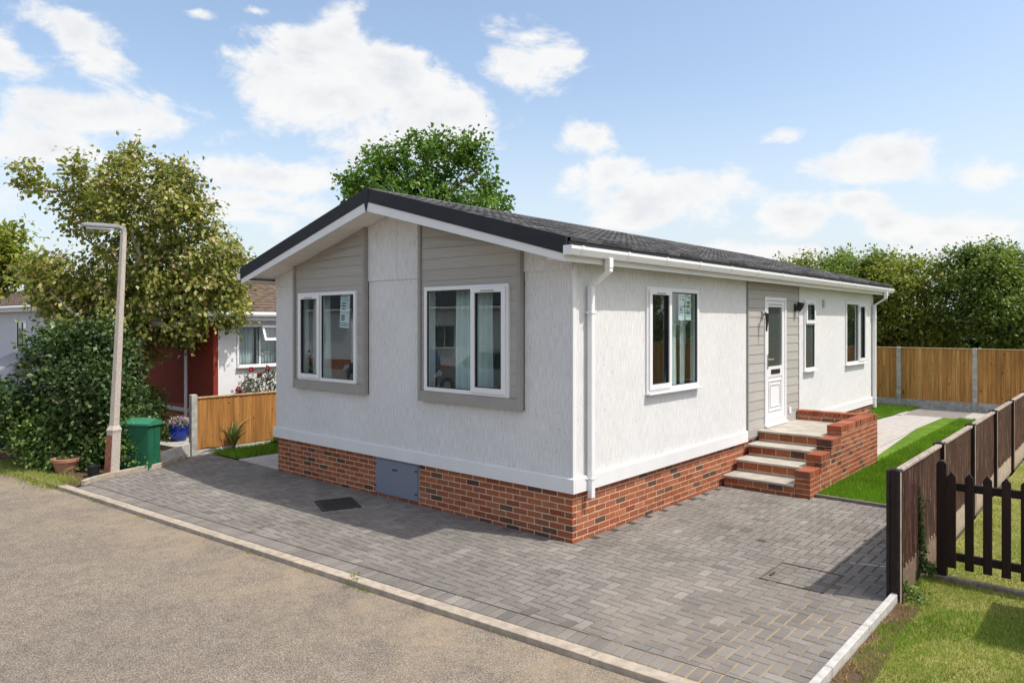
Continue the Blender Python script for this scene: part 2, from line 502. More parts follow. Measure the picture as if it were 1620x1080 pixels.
        t.t.links.new(p.outputs[0], m.inputs[1])
        t.t.links.new(tr.outputs[0], m.inputs[2])
        t.t.links.new(m.outputs[0], t.out.inputs['Surface'])
        MAT[name] = t.m
    leaf('leaf_variegated', [(0.0, (0.12, 0.17, 0.025)), (0.3, (0.21, 0.25, 0.04)), (0.6, (0.31, 0.32, 0.07)), (0.82, (0.44, 0.41, 0.14)), (0.94, (0.56, 0.48, 0.27)), (1.0, (0.45, 0.26, 0.13))], 0.36)
    leaf('leaf_dark', [(0.0, (0.022, 0.05, 0.013)), (0.5, (0.045, 0.09, 0.024)), (0.85, (0.085, 0.145, 0.038)), (1.0, (0.15, 0.19, 0.06))], 0.22)
    leaf('leaf_ivy', [(0.0, (0.05, 0.115, 0.02)), (0.5, (0.11, 0.20, 0.04)), (0.85, (0.20, 0.29, 0.08)), (1.0, (0.34, 0.36, 0.15))], 0.3)
    leaf('leaf_green', [(0.0, (0.05, 0.12, 0.015)), (0.5, (0.10, 0.205, 0.025)), (0.9, (0.17, 0.275, 0.04)), (1.0, (0.23, 0.30, 0.06))], 0.38)
    leaf('leaf_hedge', [(0.0, (0.07, 0.13, 0.02)), (0.5, (0.15, 0.235, 0.04)), (0.85, (0.24, 0.30, 0.06)), (1.0, (0.34, 0.33, 0.09))], 0.42)
    leaf('leaf_hedge_yellow', [(0.0, (0.12, 0.18, 0.025)), (0.5, (0.24, 0.295, 0.045)), (0.85, (0.36, 0.36, 0.07)), (1.0, (0.46, 0.38, 0.10))], 0.42)
    leaf('leaf_spiky', [(0.0, (0.06, 0.09, 0.03)), (0.7, (0.12, 0.15, 0.05)), (1.0, (0.40, 0.30, 0.12))])
    leaf('leaf_rose', [(0.0, (0.05, 0.075, 0.04)), (0.6, (0.10, 0.125, 0.075)), (1.0, (0.22, 0.20, 0.16))])
    leaf('petal_red', [(0.0, (0.42, 0.015, 0.03)), (1.0, (0.60, 0.04, 0.07))])
    leaf('petal_lilac', [(0.0, (0.52, 0.34, 0.50)), (1.0, (0.68, 0.52, 0.66))])
    leaf('blade_lush', [(0.0, (0.11, 0.235, 0.015)), (0.5, (0.165, 0.32, 0.022)), (1.0, (0.25, 0.39, 0.04))], 0.4, 0.5)
    leaf('blade_dry', [(0.0, (0.15, 0.235, 0.025)), (0.4, (0.25, 0.31, 0.045)), (0.7, (0.36, 0.375, 0.08)), (0.9, (0.48, 0.43, 0.16)), (1.0, (0.58, 0.49, 0.25))], 0.38, 0.5)
    leaf('straw', [(0.0, (0.22, 0.14, 0.06)), (0.6, (0.34, 0.235, 0.11)), (1.0, (0.46, 0.35, 0.19))], 0.2, 0.7)
    for nm, a, b, s_ in (('turf_lush', (0.09, 0.17, 0.018), (0.14, 0.24, 0.028), 1.5), ('turf_dry', (0.16, 0.19, 0.04), (0.30, 0.28, 0.10), 2.2), ('terrain', (0.10, 0.10, 0.05), (0.15, 0.15, 0.07), 0.2)):
        t = NT(nm)
        c = t.mix(t.ramp(t.noise(s_, 5, 0.65), 0.35, 0.65), a, b)
        c = t.gain(c, t.ramp(t.noise(60, 4, 0.7), 0.25, 0.75, 0.6, 1.4))
        t.principled(c, 0.95, 0.1, 0, t.bump(t.noise(70, 4), 0.8, 0.02))
        MAT[nm] = t.m
    # clear glazing: see-through with a sky reflection that grows towards grazing
    t = NT('glass')
    dt = t.n('ShaderNodeVectorMath', operation='DOT_PRODUCT')
    t.put(dt.inputs[0], t.pos.outputs['Incoming'])
    t.put(dt.inputs[1], t.pos.outputs['Normal'])
    fac = t.math('MULTIPLY_ADD', t.math('POWER', t.math('SUBTRACT', 1.0, t.math('ABSOLUTE', dt.outputs['Value'])), 5.0), 0.86, 0.075)
    tr = t.n('ShaderNodeBsdfTransparent')
    tr.inputs[0].default_value = (0.90, 0.95, 0.94, 1)
    gl = t.n('ShaderNodeBsdfGlossy')
    gl.inputs['Roughness'].default_value = 0.0
    gl.inputs['Color'].default_value = (0.95, 0.98, 1, 1)
    t.put(gl.inputs['Normal'], t.bump(t.noise(1.6, 2), 0.012, 0.05))
    m = t.n('ShaderNodeMixShader')
    t.put(m.inputs[0], fac)
    t.t.links.new(tr.outputs[0], m.inputs[1])
    t.t.links.new(gl.outputs[0], m.inputs[2])
    t.t.links.new(m.outputs[0], t.out.inputs['Surface'])
    MAT['glass'] = t.m
    t = NT('glass_frosted')
    p = t.principled((0.045, 0.06, 0.055), 0.22, 0.6, 0, t.bump(t.voronoi(60), 0.15, 0.004))
    MAT['glass_frosted'] = t.m
build_materials()

# ------------------------------------------------------------------ mesh helpers
def wloc(o):
    v = Vector((0, 0, 0))
    while o is not None:
        v = v + o.location
        o = o.parent
    return v

def tag(o, label=None, cat=None, group=None, kind=None):
    if label: o['label'] = label
    if cat: o['category'] = cat
    if group: o['group'] = group
    if kind: o['kind'] = kind
    return o

def thing(name, label, cat, loc=(0, 0, 0), group=None, rz=0.0):
    o = bpy.data.objects.new(name, None)
    o.empty_display_size = 0.2
    COL.objects.link(o)
    o.location = loc
    o.rotation_euler = (0, 0, rz)
    return tag(o, label, cat, group)

def link(name, me, parent=None, loc=(0, 0, 0)):
    o = bpy.data.objects.new(name, me)
    COL.objects.link(o)
    o.parent = parent
    o.location = loc
    return o

class MB:
    """collects polygons (world coordinates) for one mesh object"""
    def __init__(s):
        s.v = []
        s.f = []
    def add(s, vs, fs):
        k = len(s.v)
        s.v.extend(tuple(p) for p in vs)
        s.f.extend(tuple(i + k for i in f) for f in fs)
        return s
    def box(s, x0, x1, y0, y1, z0, z1):
        if x0 > x1: x0, x1 = x1, x0
        if y0 > y1: y0, y1 = y1, y0
        if z0 > z1: z0, z1 = z1, z0
        return s.add([(x0, y0, z0), (x1, y0, z0), (x1, y1, z0), (x0, y1, z0), (x0, y0, z1), (x1, y0, z1), (x1, y1, z1), (x0, y1, z1)],
              [(0, 3, 2, 1), (4, 5, 6, 7), (0, 1, 5, 4), (1, 2, 6, 5), (2, 3, 7, 6), (3, 0, 4, 7)])
    def cbox(s, x0, x1, y0, y1, z0, z1, b):
        v, f = chamfer(x1 - x0, y1 - y0, z1 - z0, b)
        c = ((x0 + x1) / 2, (y0 + y1) / 2, (z0 + z1) / 2)
        return s.add([(p[0] + c[0], p[1] + c[1], p[2] + c[2]) for p in v], f)
    def prism(s, poly, a, b, axis='y'):
        """polygon in the plane across the axis, extruded from a to b"""
        n = len(poly)
        def P(p, h):
            return (p[0], h, p[1]) if axis == 'y' else ((h, p[0], p[1]) if axis == 'x' else (p[0], p[1], h))
        vs = [P(p, a) for p in poly] + [P(p, b) for p in poly]
        fs = [tuple(range(n)), tuple(reversed(range(n, 2 * n)))] + [(i, i + n, (i + 1) % n + n, (i + 1) % n) for i in range(n)]
        return s.add(vs, fs)
    def tube(s, pts, rs, n=8, cap=True):
        pts = [Vector(p) for p in pts]
        if isinstance(rs, (int, float)): rs = [rs] * len(pts)
        vs, fs = [], []
        up = None
        for i, p in enumerate(pts):
            d = (pts[min(i + 1, len(pts) - 1)] - pts[max(i - 1, 0)]).normalized()
            if up is None:
                up = Vector((0, 0, 1)) if abs(d.z) < 0.9 else Vector((1, 0, 0))
            a = d.cross(up).normalized()
            b = d.cross(a).normalized()
            for k in range(n):
                t = 2 * math.pi * k / n
                vs.append(p + (a * math.cos(t) + b * math.sin(t)) * rs[i])
        for i in range(len(pts) - 1):
            for k in range(n):
                fs.append((i * n + k, i * n + (k + 1) % n, (i + 1) * n + (k + 1) % n, (i + 1) * n + k))
        if cap:
            fs.append(tuple(reversed(range(n))))
            fs.append(tuple(range((len(pts) - 1) * n, len(pts) * n)))
        return s.add(vs, fs)
    def lathe(s, prof, c, n=20):
        """profile (radius, height) turned about the vertical through c"""
        vs, fs = [], []
        for (r, z) in prof:
            for k in range(n):
                t = 2 * math.pi * k / n
                vs.append((c[0] + r * math.cos(t), c[1] + r * math.sin(t), c[2] + z))
        for i in range(len(prof) - 1):
            for k in range(n):
                fs.append((i * n + k, i * n + (k + 1) % n, (i + 1) * n + (k + 1) % n, (i + 1) * n + k))
        return s.add(vs, fs)
    def mesh(s, name, mat, origin=(0, 0, 0), smooth=False):
        me = bpy.data.meshes.new(name)
        o = Vector(origin)
        me.from_pydata([(p[0] - o.x, p[1] - o.y, p[2] - o.z) for p in s.v], [], s.f)
        me.materials.append(MAT[mat])
        if smooth:
            me.polygons.foreach_set('use_smooth', [True] * len(me.polygons))
        fix_normals(me)
        return me
    def build(s, name, mat, parent=None, smooth=False, kind=None, label=None):
        o = link(name, s.mesh(name, mat, wloc(parent), smooth), parent)
        if kind: o['kind'] = kind
        if label: o['label'] = label
        return o

def fix_normals(me):
    import bmesh
    if len(me.polygons) > 60000:
        return
    bm = bmesh.new()
    bm.from_mesh(me)
    bmesh.ops.recalc_face_normals(bm, faces=bm.faces)
    bm.to_mesh(me)
    bm.free()

_ch = {}
def chamfer(sx, sy, sz, b):
    key = (round(sx, 4), round(sy, 4), round(sz, 4), round(b, 4))
    if key in _ch: return _ch[key]
    h = (sx / 2, sy / 2, sz / 2)
    vs, idx = [], {}
    for sx_ in (-1, 1):
        for sy_ in (-1, 1):
            for sz_ in (-1, 1):
                s = (sx_, sy_, sz_)
                for ax in range(3):
                    p = [s[k] * (h[k] if k == ax else h[k] - b) for k in range(3)]
                    idx[(s, ax)] = len(vs)
                    vs.append(tuple(p))
    fs = []
    S = [(a, c, d) for a in (-1, 1) for c in (-1, 1) for d in (-1, 1)]
    for ax in range(3):
        o1, o2 = [k for k in range(3) if k != ax]
        for sg in (-1, 1):
            ring = []
            for (u, v) in ((-1, -1), (1, -1), (1, 1), (-1, 1)):
                s = [0, 0, 0]; s[ax] = sg; s[o1] = u; s[o2] = v
                ring.append(idx[(tuple(s), ax)])
            fs.append(tuple(ring))
        # edges running along ax
        for (u, v) in ((-1, -1), (1, -1), (1, 1), (-1, 1)):
            s0 = [0, 0, 0]; s0[ax] = -1; s0[o1] = u; s0[o2] = v
            s1 = list(s0); s1[ax] = 1
            fs.append((idx[(tuple(s0), o1)], idx[(tuple(s1), o1)], idx[(tuple(s1), o2)], idx[(tuple(s0), o2)]))
    for s in S:
        fs.append((idx[(s, 0)], idx[(s, 1)], idx[(s, 2)]))
    # orient outwards
    out = []
    for f in fs:
        a, b_, c = (Vector(vs[f[0]]), Vector(vs[f[1]]), Vector(vs[f[2]]))
        cen = sum((Vector(vs[i]) for i in f), Vector()) / len(f)
        out.append(f if (b_ - a).cross(c - a).dot(cen) > 0 else tuple(reversed(f)))
    _ch[key] = (vs, out)
    return _ch[key]

_cm = {}
def cmesh(name, sx, sy, sz, b, mat):
    key = (round(sx, 4), round(sy, 4), round(sz, 4), round(b, 4), mat)
    if key not in _cm:
        me = bpy.data.meshes.new(name)
        v, f = chamfer(sx, sy, sz, b)
        me.from_pydata(v, [], f)
        me.materials.append(MAT[mat])
        _cm[key] = me
    return _cm[key]

def pieces(parent, name, items, mat, b=0.004, limit=300, rest=None):
    """items: (x0,x1,y0,y1,z0,z1[,tilt]); the nearest `limit` become objects, the others one joined part"""
    base = wloc(parent)
    items = sorted(items, key=lambda i: (Vector(((i[0] + i[1]) / 2, (i[2] + i[3]) / 2, (i[4] + i[5]) / 2)) - CAM).length)
    for it in items[:limit]:
        x0, x1, y0, y1, z0, z1 = it[:6]
        o = link(name, cmesh(name, x1 - x0, y1 - y0, z1 - z0, b, mat), parent, Vector(((x0 + x1) / 2, (y0 + y1) / 2, (z0 + z1) / 2)) - base)
        if len(it) > 6:
            o.rotation_euler = it[6]
    if len(items) > limit:
        m = MB()
        for it in items[limit:]:
            m.cbox(*it[:6], b)
        m.build(rest or name + '_courses', mat, parent, kind='stuff')

def sheet(name, poly, z, mat, kind='structure', parent=None, thick=0.0):
    m = MB()
    if thick:
        m.prism(poly, z - thick, z, 'z')
    else:
        m.add([(p[0], p[1], z) for p in poly], [tuple(range(len(poly)))])
    return m.build(name, mat, parent, kind=kind)

def np_mesh(name, V, F, mat, parent=None, kind=None, smooth=False):
    """V (n,3) world coordinates, F (m,k) faces, quick build"""
    V = np.asarray(V, np.float32) - np.array(wloc(parent), np.float32)
    F = np.asarray(F, np.int32)
    me = bpy.data.meshes.new(name)
    m, k = F.shape
    me.vertices.add(len(V))
    me.vertices.foreach_set('co', V.ravel())
    me.loops.add(m * k)
    me.loops.foreach_set('vertex_index', F.ravel())
    me.polygons.add(m)
    me.polygons.foreach_set('loop_start', np.arange(0, m * k, k, dtype=np.int32))
    me.polygons.foreach_set('loop_total', np.full(m, k, np.int32))
    me.materials.append(MAT[mat])
    me.update(calc_edges=True)
    if smooth:
        me.polygons.foreach_set('use_smooth', np.ones(m, bool))
    o = link(name, me, parent)
    if kind: o['kind'] = kind
    return o

# ------------------------------------------------------------------ ground
def kerb_y(x): return -2.15 + 0.0735 * x         # inner top edge of the road kerb
KS = math.atan(0.0735)

def ground():
    sheet('terrain', [(-400, -400), (400, -400), (400, 600), (-400, 600)], -0.11, 'terrain')
    sheet('road', [(-60, kerb_y(-60) - 0.13), (-60, -14), (60, -14), (60, kerb_y(60) - 0.13)], -0.05, 'asphalt')
    # earth under the planting left of the drive
    sheet('flower_bed', [(-30, kerb_y(-30)), (-7.36, kerb_y(-7.36)), (-7.55, -2.33), (-7.70, -1.99), (-7.92, -1.17), (-8.45, -0.46), (-8.62, -0.25), (-8.62, 12), (-30, 12)], 0.0, 'soil')
    # kerb stones along the road
    k = bpy.data.objects.new('kerb', None)
    COL.objects.link(k)
    tag(k, kind='structure')
    k.location = (0, kerb_y(0), 0)
    rnd = random.Random(3)
    for i in range(-11, 8):
        L = 0.9135
        x = i * 0.915 + 0.35
        o = link('kerb_stone', cmesh('kerb_stone', L, 0.125, 0.16, 0.004, 'kerb_concrete'), k)
        o.location = (x, 0.0735 * x - 0.0625, -0.078 + rnd.uniform(-0.0015, 0.0015))
        o.rotation_euler = (rnd.uniform(-.006, .006), 0, KS + rnd.uniform(-.001, .001))

DRIVE = [(-7.33, kerb_y(-7.33)), (3.125, kerb_y(3.125)), (3.125, 4.02), (1.31, 4.02), (1.31, 3.84), (0.0, 3.84), (0.0, 0.0), (-6.2, 0.0), (-6.2, 0.02), (-9.0, 0.02), (-8.45, -0.46), (-7.86, -1.17), (-7.66, -1.99), (-7.52, -2.33)]
def clip(poly, n, c):
    """keep the side n.p <= c"""
    out = []
    for i in range(len(poly)):
        p, q = poly[i], poly[(i + 1) % len(poly)]
        a, b = n[0] * p[0] + n[1] * p[1] - c, n[0] * q[0] + n[1] * q[1] - c
        if a <= 0: out.append(p)
        if (a < 0 < b) or (b < 0 < a):
            t = a / (a - b)
            out.append((p[0] + t * (q[0] - p[0]), p[1] + t * (q[1] - p[1])))
    return out
def area(p): return abs(sum(p[i][0] * p[(i + 1) % len(p)][1] - p[(i + 1) % len(p)][0] * p[i][1] for i in range(len(p)))) / 2

def driveway():
    d = sheet('driveway', [(p[0], p[1]) for p in DRIVE], -0.006, 'joint_sand', thick=0.06)
    rnd = random.Random(11)
    a, g, T = 0.1, 0.0042, 0.05
    whole, cut = [], []
    # soldier course along the kerb
    sold = []
    cs, sn = math.cos(KS), math.sin(KS)
    n_s = int(10.5 / a)
    for i in range(n_s):
        x = 3.06 - i * a
        c = Vector((x - 0.5 * 0.2 * sn, kerb_y(x) + 0.012 + 0.1 * cs, 0))
        if c.x < -7.3: continue
        sold.append((c, 0.1, 0.2, KS))
    left = [(-7.33, kerb_y(-7.33)), (-7.52, -2.33), (-7.66, -1.99), (-7.86, -1.17), (-8.45, -0.46), (-9.0, 0.02)]
    def left_x(y):
        for p, q in zip(left, left[1:]):
            if p[1] <= y <= q[1]:
                return p[0] + (y - p[1]) / (q[1] - p[1]) * (q[0] - p[0])
        return left[0][0]
    kn = (0.0735 * cs, -cs)
    kc = -(-2.15 + 0.218 / cs) * cs
    for i in range(-92, 34):
        for j in range(-32, 42):
            k = (i - j) % 4
            if k == 0: r = (i * a, (i + 2) * a, j * a, (j + 1) * a)
            elif k == 3: r = (i * a, (i + 1) * a, j * a, (j + 2) * a)
            else: continue
            cx, cy = (r[0] + r[1]) / 2, (r[2] + r[3]) / 2
            if cx > 3.2 or cy > 4.1: continue
            full = [(r[0], r[2]), (r[1], r[2]), (r[1], r[3]), (r[0], r[3])]
            p = clip(full, kn, kc)
            if p: p = clip(p, (1, 0), 3.12)
            if p and cx < 0.0 or (p and r[0] < 0 and cy > 0): p = clip(p, (0, 1), -0.004 if cx > -6.25 else 0.015) if cy < 0.1 else []
            elif p and cx >= 0.0:
                p = clip(p, (-1, 0), -0.004) if cy > 0 else p
                p = clip(p, (0, 1), 3.835 if cx < 1.31 else 4.015) if p else p
            if p and cx < -7.0: p = clip(p, (-1, 0), -left_x(cy))
            if not p or area(p) < 0.002: continue
            if area(p) > 0.0199: whole.append((Vector((cx, cy, 0)), r[1] - r[0], r[3] - r[2], 0.0))
            else: cut.append(p)
    def top_mesh(sx, sy):
        return chamfer(sx - 2 * g, sy - 2 * g, T, 0.007)
    me = {}
    allp = sorted(whole + sold, key=lambda q: (q[0] - CAM).length)
    base = wloc(d)
    for c, sx, sy, rz in allp[:300]:
        key = (round(sx, 2), round(sy, 2))
        if key not in me:
            m = bpy.data.meshes.new('paver')
            v_, f_ = top_mesh(sx, sy)
            m.from_pydata(v_, [], f_)
            m.materials.append(MAT['paver'])
            me[key] = m
        o = link('paver', me[key], d, Vector((c.x, c.y, -T / 2 + rnd.uniform(-.0015, .0015))) - base)
        o.rotation_euler = (rnd.uniform(-.008, .008), rnd.uniform(-.008, .008), rz + rnd.uniform(-.006, .006))
    m = MB()
    for c, sx, sy, rz in allp[300:]:
        v, f = top_mesh(sx, sy)
        q = Matrix.Rotation(rz + rnd.uniform(-.006, .006), 3, 'Z') @ Matrix.Rotation(rnd.uniform(-.009, .009), 3, 'X') @ Matrix.Rotation(rnd.uniform(-.009, .009), 3, 'Y')
        z = -T / 2 + rnd.uniform(-.0015, .0015)
        m.add([q @ Vector(p) + Vector((c.x, c.y, z)) for p in v], f)
    for p in cut:
        cx, cy = sum(q[0] for q in p) / len(p), sum(q[1] for q in p) / len(p)
        s = [(cx + (q[0] - cx) * 0.95, cy + (q[1] - cy) * 0.95) for q in p]
        m.prism(s, -T, 0.0, 'z')
    m.build('paver_field', 'paver', d, kind='stuff')
    # pale edging kerbs of the drive
    e = bpy.data.objects.new('edging', None)
    COL.objects.link(e)
    e.location = (3.16, -1.0, 0)
    tag(e, kind='structure')
    for y0, y1 in ((-1.925, -1.30), (-1.293, -0.385), (-0.378, 0.53)):
        m = MB()
        m.cbox(3.135, 3.192, y0, y1, -0.08, 0.075, 0.006)
        m.build('edging_stone', 'concrete_pale', e)
    # edging between drive and side lawn
    m = MB(); m.cbox(1.32, 3.10, 4.022, 4.062, -0.08, 0.045, 0.006); m.build('edging_stone', 'slab_edge', e)
    # left flare of the drive
    pts = [(-7.20, kerb_y(-7.2) + .01), (-7.37, -2.57), (-7.56, -2.33), (-7.70, -1.99), (-7.90, -1.17), (-8.48, -0.46)]
    for (p, q) in zip(pts[1:], pts[2:]):
        d_ = Vector((q[0] - p[0], q[1] - p[1], 0))
        c = Vector(((p[0] + q[0]) / 2 - 0.02, (p[1] + q[1]) / 2, -0.02))
        o = link('edging_stone', cmesh('edging_stone', d_.length - .004, 0.055, 0.19, 0.006, 'kerb_concrete'), e, c - wloc(e))
        o.rotation_euler = (0, 0, math.atan2(d_.y, d_.x))

def leaves_arrays(P, A, Nn, L, W, fold):
    """leaf = two triangles folded along the midrib. P base (n,3), A axis, Nn normal, L length, W half width"""
    B = np.cross(A, Nn)
    B /= np.linalg.norm(B, axis=1, keepdims=True) + 1e-9
    n = len(P)
    tip = P + A * L[:, None]
    mid = P + A * (L * 0.45)[:, None]
    up = Nn * (W * fold)[:, None]
    s1 = mid + B * W[:, None] + up
    s2 = mid - B * W[:, None] + up
    V = np.stack([P, s1, tip, s2], 1).reshape(-1, 3)
    k = np.arange(n)[:, None] * 4
    F = np.concatenate([k + np.array([[0, 1, 2]]), k + np.array([[0, 2, 3]])], 1).reshape(-1, 3)
    return V, F

def grass(name, sampler, n, h, w, mat, seed, parent=None, z=0.0, lean=0.5, zf=None):
    rs = np.random.RandomState(seed)
    xy = sampler(rs, n)
    n = len(xy)
    zz = np.full(n, z) if zf is None else zf(xy)
    a = rs.uniform(0, 2 * np.pi, n)
    hh = h * rs.uniform(0.45, 1.25, n)
    ln = rs.uniform(0, lean, n) * hh
    la = rs.uniform(0, 2 * np.pi, n)
    dx, dy = np.cos(a) * w * .5, np.sin(a) * w * .5
    V = np.stack([np.stack([xy[:, 0] - dx, xy[:, 1] - dy, zz - 0.004], 1), np.stack([xy[:, 0] + dx, xy[:, 1] + dy, zz - 0.004], 1),
                  np.stack([xy[:, 0] + ln * np.cos(la), xy[:, 1] + ln * np.sin(la), zz + hh], 1)], 1).reshape(-1, 3)
    F = np.arange(3 * n).reshape(-1, 3)
    return np_mesh(name, V, F, mat, parent, 'stuff')

def rect_sampler(rects, power=0.0, keep=None):
    """uniform over rectangles, thinned with distance from the camera"""
    A = np.array([(r[1] - r[0]) * (r[3] - r[2]) for r in rects])
    def f(rs, n):
        k = rs.choice(len(rects), n * 3 if power else n, p=A / A.sum())
        r = np.array(rects)[k]
        u, v = rs.rand(len(k)), rs.rand(len(k))
        xy = np.stack([r[:, 0] + u * (r[:, 1] - r[:, 0]), r[:, 2] + v * (r[:, 3] - r[:, 2])], 1)
        if power:
            d = np.hypot(xy[:, 0] - CAM.x, xy[:, 1] - CAM.y)
            p = (d.min() / d) ** power
            xy = xy[rs.rand(len(xy)) < p][:n]
        if keep is not None:
            xy = xy[keep(xy, rs)]
        return xy
    return f

def lawns():
    tag(sheet('side_lawn', [(1.30, 4.06), (3.10, 4.06), (3.10, 15.0), (0.95, 15.0), (0.88, 12.3), (1.18, 7.2), (1.30, 7.0)], 0.012, 'turf_lush'), kind='structure')
    grass('grass', rect_sampler([(1.31, 3.09, 4.07, 15.0)], 1.2, lambda p, rs: p[:, 0] > np.interp(p[:, 1], [4, 7.2, 12.3, 15], [1.31, 1.31, 0.92, 1.0])), 70000, 0.06, 0.012, 'blade_lush', 1, z=0.012)['label'] = 'lush green turf strip beside the brick steps'
    sheet('rear_lawn', [(-6, 13.6), (-0.28, 13.68), (-0.02, 17.02), (-6, 17.02)], 0.012, 'turf_lush')
    grass('grass', rect_sampler([(-3.0, -0.05, 13.7, 17.0)], 0, lambda p, rs: p[:, 0] < -0.28 + (p[:, 1] - 13.68) * 0.078), 16000, 0.07, 0.02, 'blade_lush', 2, z=0.012)['label'] = 'lush green turf corner below the new back fence'
    # pale slab path behind the steps
    p = bpy.data.objects.new('path', None)
    COL.objects.link(p)
    p.location = (0.5, 12, 0)
    tag(p, kind='structure')
    sheet('path_bed', [(-6.2, 12.09), (-0.02, 12.09), (-0.02, 7.3), (1.32, 7.3), (1.32, 10), (3.10, 10), (3.10, 17.04), (-6.2, 17.04)], -0.02, 'slab_path', None, p)
    its = []
    for i in range(0, 3):
        for j in range(0, 11):
            x0, y0 = -0.02 + i * 0.45, 7.36 + j * 0.9
            if y0 < 12 and x0 + .45 > 1.4 - (y0 - 7) * 0.05: continue
            its.append((x0 + .003, x0 + .447, y0 + .003, y0 + .897, -0.035, 0.004))
    for i in range(-7, 8):
        its.append((i * 0.45 - 0.02 + .003, i * 0.45 + .427, 15.06, 15.95, -0.035, 0.004))
        its.append((i * 0.45 - 0.02 + .003, i * 0.45 + .427, 15.96, 16.98, -0.035, 0.004)) if i >= 0 else None
    pieces(p, 'paving_slab', [q for q in its if q], 'slab_path', 0.004)
    # left strip of turf and slabs between the two homes
    sheet('left_lawn', [(-8.53, 0.02), (-7.58, 0.03), (-7.52, 0.8), (-7.5, 12), (-8.53, 12)], 0.012, 'turf_lush')
    grass('grass', rect_sampler([(-8.52, -7.56, 0.04, 7)], 0.8), 26000, 0.07, 0.016, 'blade_lush', 3, z=0.012)['label'] = 'lush green turf strip along the orange side fence'
    p2 = bpy.data.objects.new('side_path', None)
    COL.objects.link(p2)
    p2.location = (-6.9, 2, 0)
    tag(p2, kind='structure')
    sheet('path_bed', [(-7.57, 0.03), (-6.2, 0.03), (-6.2, 12), (-7.49, 12)], -0.02, 'slab_path', None, p2)
    pieces(p2, 'paving_slab', [(-7.55 + i * .45, -7.11 + i * .45, 0.04 + j * .6, 0.635 + j * .6, -.035, .006) for i in range(3) for j in range(10)], 'slab_path', 0.004)
    # neighbour's older lawn on the right
    sheet('right_lawn', [(3.195, -2.2), (3.195, 0.5), (3.24, 0.5), (3.24, 20), (14, 20), (14, kerb_y(14)), (3.195, kerb_y(3.2))], -0.004, 'turf_dry')
    def near(p, rs):
        edge = 3.27 + 0.06 * np.sin(p[:, 1] * 3.1) + 0.05 * np.sin(p[:, 1] * 9.7)
        return (p[:, 0] > edge) | (p[:, 1] > 0.6)
    grass('grass', rect_sampler([(3.2, 6.4, -1.9, 1.45), (3.26, 7.0, 1.5, 12.0)], 1.6, near), 170000, 0.030, 0.007, 'blade_dry', 4, z=-0.004, lean=0.9)['label'] = 'sun-bleached mown grass of the neighbouring lawn beyond the gate'
    grass('grass', rect_sampler([(3.2, 6.0, -1.9, 1.45)], 1.2, lambda p, rs: near(p, rs) & ((np.sin(p[:, 0] * 5.1 + 1) * np.sin(p[:, 1] * 4.3) + 0.6 * np.sin(p[:, 0] * 2.3 - p[:, 1] * 3.1)) > 0.15)), 45000, 0.036, 0.007, 'blade_lush', 5, z=-0.004, lean=0.7)['label'] = 'greener clumps of grass along the pale edging'
    def strip(p, rs):
        return (p[:, 0] < 3.31 + 0.06 * np.sin(p[:, 1] * 3.1) + 0.05 * np.sin(p[:, 1] * 9.7)) & (np.sin(p[:, 1] * 17) + np.sin(p[:, 0] * 40 + p[:, 1] * 7) > -0.6)
    sheet('bare_earth', [(3.194, -2.0), (3.40, -2.0), (3.42, -1.0), (3.36, 0.0), (3.38, 0.5), (3.194, 0.5)], 0.0, 'soil')
    grass('dry_grass', rect_sampler([(3.2, 3.55, -1.9, 0.5)], 0.0, strip), 7000, 0.030, 0.006, 'straw', 6, z=0.0, lean=2.2)['label'] = 'dead straw and bare earth along the pale edging'
    # tufts growing in the road kerb joint
    pts = [(-0.85, .05), (-0.75, .04), (-2.6, .03), (-5.0, .04), (-6.4, .05), (-7.4, .05), (0.9, .02), (-1.6, .02)]
    rs = np.random.RandomState(9)
    def tuft(r_, n):
        k = r_.choice(len(pts), n, p=np.array([p[1] for p in pts]) / sum(p[1] for p in pts))
        x = np.array([pts[q][0] for q in k]) + r_.normal(0, 0.07, n)
        return np.stack([x, kerb_y(x) - 0.135 - np.abs(r_.normal(0, 0.02, n))], 1)
    grass('kerb_weed', tuft, 420, 0.03, 0.006, 'blade_dry', 8, z=-0.05, lean=1.6)['label'] = 'small weeds sprouting along the road kerb joint'
    def verge(r_, n):
        x = r_.uniform(-10.5, -7.6, n)
        return np.stack([x, kerb_y(x) + r_.normal(0.02, 0.13, n)], 1)
    grass('verge_grass', verge, 9000, 0.065, 0.010, 'blade_dry', 10, z=-0.02, lean=1.5)['label'] = 'scruffy grass overgrowing the kerb by the terracotta pot'
ground()
driveway()
lawns()

# ------------------------------------------------------------------ the park home
W, LEN, ZS, ZT = 6.2, 12.08, 0.5625, 0.735      # width, length, underside and top of the skirt board
RX = -W / 2                                      # ridge line
EAVE = 0.26                                      # side overhang
OV = 0.50                                        # gable overhang
def z_roof(x): return 4.300 - 0.272 * abs(x - RX)
def z_white(x): return 3.998 - 0.259 * abs(x - RX)
def z_soffit(x): return z_white(x) + 0.035

